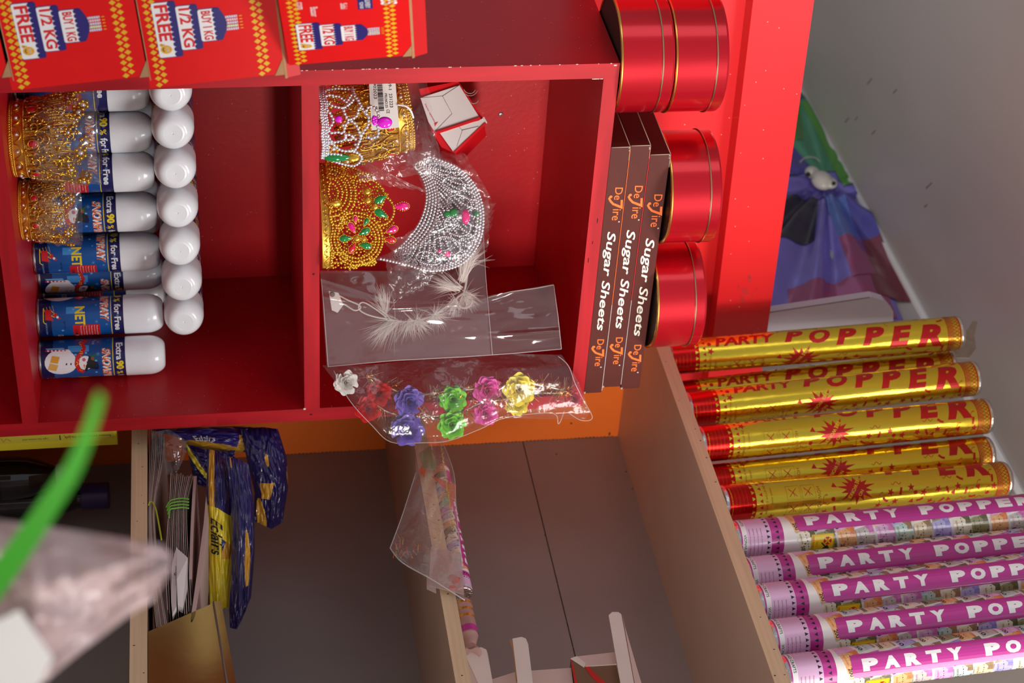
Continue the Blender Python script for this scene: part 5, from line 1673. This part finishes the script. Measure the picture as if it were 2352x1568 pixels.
pouch('sweet_bag', 'yellow and purple sweet bag with black script lettering on the card bundles',
      [[(486, 1030), (505, 1035), (528, 1060)], [(478, 1110), (502, 1110), (534, 1105)], [(474, 1180), (502, 1190), (536, 1230)], [(470, 1290), (500, 1290), (530, 1290)], [(470, 1400), (498, 1400), (522, 1392)]], .625, 2.0,
      lambda u, v: M_yellow if (v > .42 and abs(u - .5) < .46 and not (.60 < v < .72 and u > .58)) else (M_amber if wavy(u, v, 4) > .22 else M_dpurple),
      texts=(('Eclairs', .18, .50, .62, .70, M_black, True),), bulge=.022)
pouch('sweet_bag', 'crumpled purple and amber sweet bag on top of the pile, crimped edge towards the shop',
      [[(352, 985), (470, 978), (560, 978), (640, 985)], [(420, 1005), (480, 1005), (560, 1010), (590, 1020)], [(425, 1032), (480, 1040), (545, 1040), (600, 1034)]], .615, 5.0,
      lambda u, v: M_amber if (wavy(u, v, 1) > .30 or (.62 < u < .74 and v > .3)) else M_purple, bulge=.020, texts=(('Eclairs', .18, .58, .40, .36, M_white_t, False),))
pouch('sweet_bag', 'purple sweet bag with amber swirls standing in the far corner of the low shelf',
      [[(560, 985), (610, 980), (645, 985)], [(572, 1060), (620, 1060), (662, 1050)], [(585, 1130), (622, 1130), (662, 1120)], [(580, 1195), (620, 1215), (645, 1200)]], .66, 9.0,
      lambda u, v: M_amber if (wavy(u, v, 7) > .26 or (.55 < v < .72 and .2 < u < .62 - (v - .55))) else M_dpurple, bulge=.024)
pouch('sweet_bag', 'long dark purple sweet bag upright behind the yellow one',
      [[(528, 1050), (550, 1050), (580, 1065)], [(534, 1150), (560, 1150), (588, 1160)], [(532, 1260), (560, 1260), (584, 1270)], [(520, 1380), (550, 1390), (572, 1370)], [(520, 1440), (535, 1445), (550, 1420)]], .645, 13.0,
      lambda u, v: M_amber if wavy(u, v, 3) > .34 else M_dpurple, bulge=.018)
pouch('sweet_bag', 'dark sweet bag with yellow streak squeezed under the topmost bag',
      [[(432, 1020), (480, 1030), (540, 1040)], [(440, 1075), (490, 1085), (540, 1090)], [(448, 1110), (500, 1130), (532, 1120)]], .635, 17.0,
      lambda u, v: M_yellow if abs(u - .25 - .6 * v + .3) < .07 or (.45 < u < .6 and v > .7) else M_dpurple, bulge=.014)
clf = Trace(420, 1040, .607, None, 'x')
cf = thing('cellophane_wrap', 'clear stiff sleeve of the thin card bundle below the sweet bags', 'wrapping', clf.o, VIEW_RZ)
patch(clf, [[(352, 992, 0), (392, 985, .004), (430, 1012, 0)], [(350, 1020, 0), (392, 1030, .006), (428, 1040, 0)], [(346, 1080, 0), (392, 1090, .004), (402, 1092, 0)]], .003, 4.0, 20, 20, None, M_film).build('sleeve', cf)

gt = thing('gold_tin', 'gold tin box with a lid seam lying on the low shelf near the photo edge', 'tin', at(440, 1600, 'x', .60), 0)
M_goldtin = mat('brushed_gold_tin', (196, 168, 100), 0.17, metal=0.9, bump=(30, .06))
b = MB()
P = lambda px, py: at(px, py, 'x', .600)
p1, p2, p3, p4 = P(371, 1448), P(489, 1385), P(556, 1800), P(380, 1800)
p1.z = p4.z = ZLOW + .0004
b.slab([p1, p2, p3, p4], (.20, 0, 0), M_goldtin)
b.build('body', gt, True)
b = MB()
q1, q2, q3, q4 = P(490, 1384), P(508, 1382), P(583, 1800), P(560, 1800)
for q in (q1, q2, q3, q4): q.x -= .0022
b.slab([q1, q2, q3, q4], (.2044, 0, 0), M_goldtin)
b.tube([q1, q4], .0012, M_crease, 6)
b.build('lid', gt, True)

# ------------------------------------------------------------------ below the low shelf
wall_shelf('dark wall shelf at the very bottom with the bottles and the yellow incense box', -0.66, -0.64, 0.552)
ib = thing('incense_box', 'yellow incense box with small printed steps beside the cabinet, under the low shelf', 'box', (0.60, 0.06, -0.64), 0)
M_incy = mat('incense_yellow', (226, 206, 44), 0.45)
M_incg = mat('incense_pale_panel', (206, 190, 60), 0.45)
b = MB(); b.box((0.5525, 0.05, -0.6396), (0.6155, 0.16, -0.2785), M_incy)
fx = lambda x, y: (0.6150 - .0004 - y, .0497, -0.2830 - x)          # print is upside down: reads downwards, heads to the right
fx = lambda x, y: (0.5530 + .0615 - (.0615 - y), .0497, -0.2830 - x)
b.shape(rect(.0, .016, .33, .050), lambda x, y: (fx(x, y)[0], .0498, fx(x, y)[2]), M_incg)
for k, (n_, l_) in enumerate((('1', 'Remove incense from the box'), ('2', 'Light the incense stick'), ('3', 'Place the incense in holder'))):
    x0 = .004 + k * .085
    b.shape(line(l_, x0, .0425, .0042, .0, 0, .85), fx, M_black)
    b.shape(line(n_, x0 + .068, .0400, .0085, .01), fx, M_black)
    b.shape(stroke([(x0 + .050, .046), (x0 + .056, .041), (x0 + .060, .047), (x0 + .063, .040)], .0008), fx, M_inkred)
    b.shape(stroke([(x0 + .046, .038), (x0 + .060, .036), (x0 + .066, .033)], .0007), fx, M_incg)
b.build('carton', ib, True)
M_glass = mat('dark_bottle_glass', (30, 14, 14), 0.06, coat=0.8)
M_lab = mat('bottle_label', (36, 22, 26), 0.4)
M_capw = mat('white_bottle_cap', (214, 212, 206), 0.4)
M_capo = mat('orange_ring', (206, 110, 50), 0.4)
M_capp = mat('purple_cap', (64, 48, 108), 0.35)
bt = thing('drink_bottle', 'dark glass bottle with a white cap and orange ring under the low shelf', 'bottle', (0.75, 0.145, -0.6396), VIEW_RZ)
b = MB(); b.lathe([(.0005, 0), (.030, 0), (.033, .004), (.033, .150, M_lab), (.0332, .185, M_glass), (.033, .200), (.030, .225), (.020, .250), (.0135, .262), (.0135, .275)], 40, M_glass); b.build('glass', bt)
b = MB(); v, f, a = text('Fruit', .02, 0); b.shape(([(-.014 + p * .045, .166 + q * .012) for p, q in v], f), cyl(.0333), M_capw, .004); b.build('label_print', bt)
b = MB(); b.lathe([(.0145, .262), (.0160, .264), (.0160, .2760), (.0145, .2775), (.0005, .2775)], 28, M_capw); b.build('cap', bt)
b = MB(); b.lathe([(.0150, .2778), (.0155, .2782), (.0155, .2840), (.0150, .2846), (.0005, .2846)], 28, M_capo); b.build('cap_ring', bt)
bt2 = thing('drink_bottle', 'dark bottle with a purple cap behind the white capped bottle', 'bottle', (0.832, 0.185, -0.6396), VIEW_RZ)
b = MB(); b.lathe([(.0005, 0), (.030, 0), (.033, .004), (.033, .230), (.026, .262), (.018, .285), (.018, .296)], 36, M_glass); b.build('glass', bt2)
b = MB(); b.lathe([(.0195, .290), (.0205, .292), (.0205, .3300), (.0190, .3320), (.0005, .3320)], 28, M_capp); b.build('cap', bt2)

# ------------------------------------------------------------------ middle shelf: bag over the edge, popper, cartons
class TraceX:
    def __init__(s, px0, py0, X): s.X = X; s.o = at(px0, py0, 'x', X)
    def loc(s, px, py, out=0.0): return at(px, py, 'x', s.X - out) - s.o
TB = TraceX(965, 1180, .583)
db = thing('clear_bag', 'clear bag with orange and green paper inside, draped over the middle shelf edge', 'bag', TB.o, 0)
nodesB = [[(952, 1005, .002), (985, 1005, .006), (1014, 1008, .002)], [(955, 1085, .004), (1000, 1085, .010), (1042, 1085, .004)], [(925, 1180, .006), (985, 1180, .014), (1048, 1170, .004)], [(896, 1258, .004), (975, 1270, .012), (1056, 1260, .004)], [(925, 1292, .002), (995, 1330, .006), (1068, 1375, .002)]]
patch(TB, nodesB, .004, 31.0, 36, 60, lambda u, v: .003 * abs(sin(8 * u + 9 * v)), film('milky_bag_film', haze=0.13, gloss=0.10, rough=0.12, bump=(40, 0.9))).build('bag_film', db)
b = MB()
def seamB(pts, r=.0006): b.tube(smooth_path([TB.loc(*p) for p in pts], 5), r, M_filmedge, 5)
seamB([(955, 1085, .006), (925, 1180, .009), (896, 1258, .006)]); seamB([(896, 1258, .006), (925, 1292, .005), (995, 1332, .009), (1068, 1378, .004)], .0009); seamB([(1014, 1008, .004), (1042, 1085, .006), (1048, 1170, .006), (1062, 1300, .004)])
b.build('bag_edges', db)
M_po = mat('orange_paper', (232, 104, 44), 0.5, alpha=.85); M_pg = mat('green_paper', (150, 176, 110), 0.5, alpha=.55); M_pt = mat('tissue_paper', (216, 190, 182), 0.7, alpha=.50); M_pyel = mat('yellow_tinsel_print', (214, 190, 80), 0.4, alpha=.8); M_psm = mat('red_smudge', (220, 110, 96), 0.6, alpha=.7)
b = MB()
def flat(pts, m, o=.002): b.slab([TB.loc(px, py, o) for px, py in pts], (.0006, 0, 0), m)
flat(((990, 1092), (1048, 1112), (1046, 1140), (1036, 1165), (1020, 1120)), M_po)
flat(((962, 1040), (990, 1022), (1008, 1060), (998, 1078), (972, 1075)), M_pg, .0024)
flat(((960, 1080), (985, 1050), (975, 1095)), M_po, .0016)
flat(((990, 1255), (1060, 1270), (1066, 1365), (985, 1345)), M_pt, .0020)
flat(((980, 1320), (1000, 1330), (1002, 1362), (980, 1352)), M_pt, .0012)
for k in range(7): b.sphere(TB.loc(1042 + rnd.uniform(-8, 8), 1335 + rnd.uniform(-14, 14), .0032), .004, M_psm, 8, 5, (.15, 1, 1.2))
rb = random.Random(3)
for k in range(60):
    t_ = k / 60
    px = 1012 + 30 * t_ + rb.gauss(0, 1.0); py = 1020 + 200 * t_
    b.sphere(TB.loc(px, py, .0046), .0011, M_pyel, 6, 4)
for k in range(46):
    px = 965 + rb.random() * 75; py = 1120 + rb.random() * 130
    a_ = rb.gauss(.9, .4); l = rb.uniform(.006, .022)
    p = TB.loc(px, py, .0036); d_ = Vector((0, -sin(a_), cos(a_))) * l
    b.add([p, p + Vector((0, -.0012, .0006)), p + d_ + Vector((0, -.0010, .0004)), p + d_], [(0, 1, 2, 3)], M_pyel if rb.random() < .6 else M_po)
for k in range(26):
    px = 903 + rb.random() * 60; py = 1215 + rb.random() * 60
    p = TB.loc(px, py, .0036); a_ = rb.gauss(1.2, .4); d_ = Vector((0, -sin(a_), cos(a_))) * rb.uniform(.005, .016)
    b.add([p, p + Vector((0, -.0010, .0008)), p + d_ + Vector((0, -.0008, .0008)), p + d_], [(0, 1, 2, 3)], M_pyel if rb.random() < .5 else M_po)
b.build('paper_inside', db)
lp = dup(pp0, 'pink party popper lying along the middle shelf behind the draped bag', Vector((.6085, -.292, .1495 + .0133)), None)
lp.scale = (.48, .48, .48)
lp.rotation_euler = (Matrix.Rotation(radians(-90), 4, 'X') @ Matrix.Rotation(radians(-90 + 62), 4, 'Z')).to_euler()
gp_ = thing('gold_banded_pack', 'slim clear pack with gold bands lying at the end of the lying popper', 'pack', Vector((.612, -.345, .1498)), 0)
b = MB()
M_clearp = mat('pinkish_clear_wrap', (206, 160, 150), 0.25, alpha=.55)
Mg_ = Matrix.Translation((.612, -.300, .1498 + .0118)) @ Matrix.Rotation(radians(90), 4, 'X')
b.lathe([(.0005, 0), (.0085, .001), (.0115, .006), (.0115, .062), (.0060, .078), (.0120, .090)], 20, M_clearp, Mg_)
for z in (.008, .020, .032): b.lathe([(.0118, z), (.0118, z + .0035)], 20, M_goldp, Mg_)
b.lathe([(.0119, .050), (.0119, .060)], 20, M_mag, Mg_)
b.build('tube', gp_, True)

M_card = mat('white_carton_board', (232, 216, 206), 0.6, var=(30, .03))
M_cardpink = mat('pinkish_and_shaded_board', (214, 186, 176), 0.6)
M_cardred = mat('carton_red_print', (206, 40, 36), 0.45)
M_cardbr = mat('carton_brown_print', (120, 92, 66), 0.45)
wc = thing('open_carton', 'open white carton with two flaps sticking out on the middle shelf', 'box', at(1200, 1560, 'x', .62), 0)
Q = lambda px, py, x=.620: at(px, py, 'x', x)
def board(b, pts, m, x=.620, th=.0016, zmin=.1499):
    P = [Q(px, py, x) for px, py in pts]
    for p in P: p.z = max(p.z, zmin)
    b.slab(P, (th, 0, 0), m)
b = MB(); board(b, ((1070, 1507), (1086, 1487), (1106, 1486), (1117, 1491), (1120, 1500), (1132, 1568), (1150, 1800), (1118, 1800), (1098, 1568)), M_card)
board(b, ((1086, 1488), (1070, 1507), (1075, 1600), (1098, 1568)), M_cardpink, .6205); b.build('flap', wc, True)
b = MB(); board(b, ((1177, 1466), (1198, 1462), (1208, 1466), (1213, 1478), (1224, 1568), (1246, 1800), (1210, 1800), (1189, 1568)), M_card, .612)
board(b, ((1170, 1470), (1174, 1469), (1182, 1485), (1189, 1560), (1186, 1568), (1177, 1490)), M_kraft, .6125); b.build('flap', wc, True)
b = MB(); board(b, ((1128, 1560), (1185, 1542), (1312, 1533), (1345, 1800), (1150, 1800)), M_cardpink, .640, .13); b.build('side_board', wc, True)
rc = thing('open_carton', 'open red and brown printed carton with one tall white flap, nearer the top shelf', 'box', at(1370, 1560, 'x', .64), 0)
b = MB(); board(b, ((1398, 1412), (1406, 1405), (1420, 1405), (1427, 1410), (1440, 1480), (1456, 1568), (1500, 1800), (1450, 1800), (1425, 1568)), M_card, .622)
board(b, ((1430, 1412), (1436, 1440), (1462, 1530), (1480, 1590), (1500, 1700), (1458, 1568)), M_cardpink, .6225); b.build('flap', rc, True)  # darker strip: shade side of the tall flap, put into the colour
b = MB()
board(b, ((1311, 1512), (1318, 1508), (1334, 1522), (1342, 1532), (1415, 1526), (1425, 1568), (1460, 1800), (1350, 1800), (1320, 1568)), M_cardbr, .636, .13)
b.build('body', rc, True)
b = MB(); board(b, ((1311, 1512), (1318, 1530), (1332, 1600), (1322, 1580)), M_cardred, .6352); board(b, ((1342, 1529), (1352, 1528), (1366, 1545), (1400, 1575), (1440, 1600), (1420, 1610), (1360, 1555)), M_cardred, .6352); b.build('red_stripe', rc, True)
b = MB(); board(b, ((1325, 1507), (1412, 1497), (1416, 1524), (1345, 1529)), M_cardpink, .634, .13); board(b, ((1311, 1511), (1325, 1506), (1345, 1522), (1342, 1531)), M_card, .6338); b.build('top_board', rc, True)

# ------------------------------------------------------------------ out-of-focus bag in the foreground
M_count = mat('counter_board', (150, 130, 115), 0.5, var=(10, .06))
ct = thing('sales_counter', 'wooden sales counter edge below the photo, under the foreground bag', 'counter', (-0.52, -1.34, -1.4), 0)
b = MB(); b.box((-0.85, -1.62, -0.46), (-0.20, -1.06, -0.438), M_count); b.build('top', ct, True)
b = MB(); b.box((-0.83, -1.60, -1.4), (-0.22, -1.08, -0.46), M_count); b.build('body', ct, True)
def fg(px, py, t): return CAM + ray(px, py) * t
fb = thing('gift_bag', 'blurred crinkled clear bag in the foreground with a white label and green ribbon', 'bag', Vector((-0.48, -1.28, -0.43)), 0)
M_fgfilm = mat('crinkled_bag_film', (214, 186, 186), 0.16, coat=0.6, bump=(60, 1.0), var=(28, .35), alpha=.62)
M_fglabel = mat('white_price_label', (240, 236, 234), 0.5)
M_ribbon = mat('green_ribbon', (62, 172, 44), 0.4)
def fgpatch(nodes, m, amp, seed, nu=46, nv=40, t0=.874, bulge=.024):
    V = len(nodes) - 1; U = len(nodes[0]) - 1
    def fn(u, v):
        x = u * U; i = min(int(x), U - 1); fx_ = x - i; y = v * V; j = min(int(y), V - 1); fy = y - j
        g = lambda c: (nodes[j][i][c] * (1 - fx_) + nodes[j][i + 1][c] * fx_) * (1 - fy) + (nodes[j + 1][i][c] * (1 - fx_) + nodes[j + 1][i + 1][c] * fx_) * fy
        n_ = noise3((u * 5 + seed, v * 5, seed)) + .6 * abs(noise3((u * 12, v * 10 + seed, 1)))
        return fg(g(0), g(1), t0 - bulge * sin(pi * u) * sin(pi * v) - amp * n_)
    b = MB(); b.grid(fn, nu, nv, m); return b
fgn = [[(-900, 1150), (-60, 1180), (0, 1195), (150, 1215), (300, 1238), (372, 1250)], [(-900, 1300), (-60, 1290), (40, 1290), (180, 1290), (320, 1285), (400, 1285)], [(-900, 1450), (-60, 1420), (40, 1410), (160, 1390), (290, 1350), (388, 1315)], [(-900, 1650), (-60, 1640), (60, 1600), (180, 1500), (280, 1425), (352, 1378)]]
fgpatch(fgn, M_fgfilm, .012, 3.0).build('bag_film', fb, True)
fgpatch(fgn, M_fgfilm, .010, 9.0, bulge=-.02, t0=.888).build('bag_back', fb, True)
b = MB(); b.slab([fg(px, py, .840) for px, py in ((-60, 1440), (0, 1422), (45, 1400), (122, 1512), (88, 1575), (-40, 1640))], CD * .0006, M_fglabel); b.build('price_label', fb, True)
b = MB()
P = smooth_path([fg(px, py, t * .765) for px, py, t in ((-120, 1480, 1.10), (-20, 1350, 1.07), (60, 1240, 1.03), (120, 1150, .98), (165, 1080, .93), (200, 1000, .88), (232, 905, .83))], 8)
wd = [.0064, .0060, .0052, .0043, .0035, .0026, .0016]
vs = []
for i, p in enumerate(P):
    f_ = i / (len(P) - 1) * 6; k = min(int(f_), 5); w_ = wd[k] + (wd[k + 1] - wd[k]) * (f_ - k)
    sd = (CU * .75 + CR * .65).normalized() * w_
    vs += [p + sd, p - sd, p + CD * .0004 - sd, p + CD * .0004 + sd]
fs = []
for i in range(len(P) - 1):
    a = i * 4; fs += [(a, a + 4, a + 5, a + 1), (a + 3, a + 2, a + 6, a + 7)]
b.add(vs, fs, M_ribbon, True); b.build('ribbon_tail', fb, True)
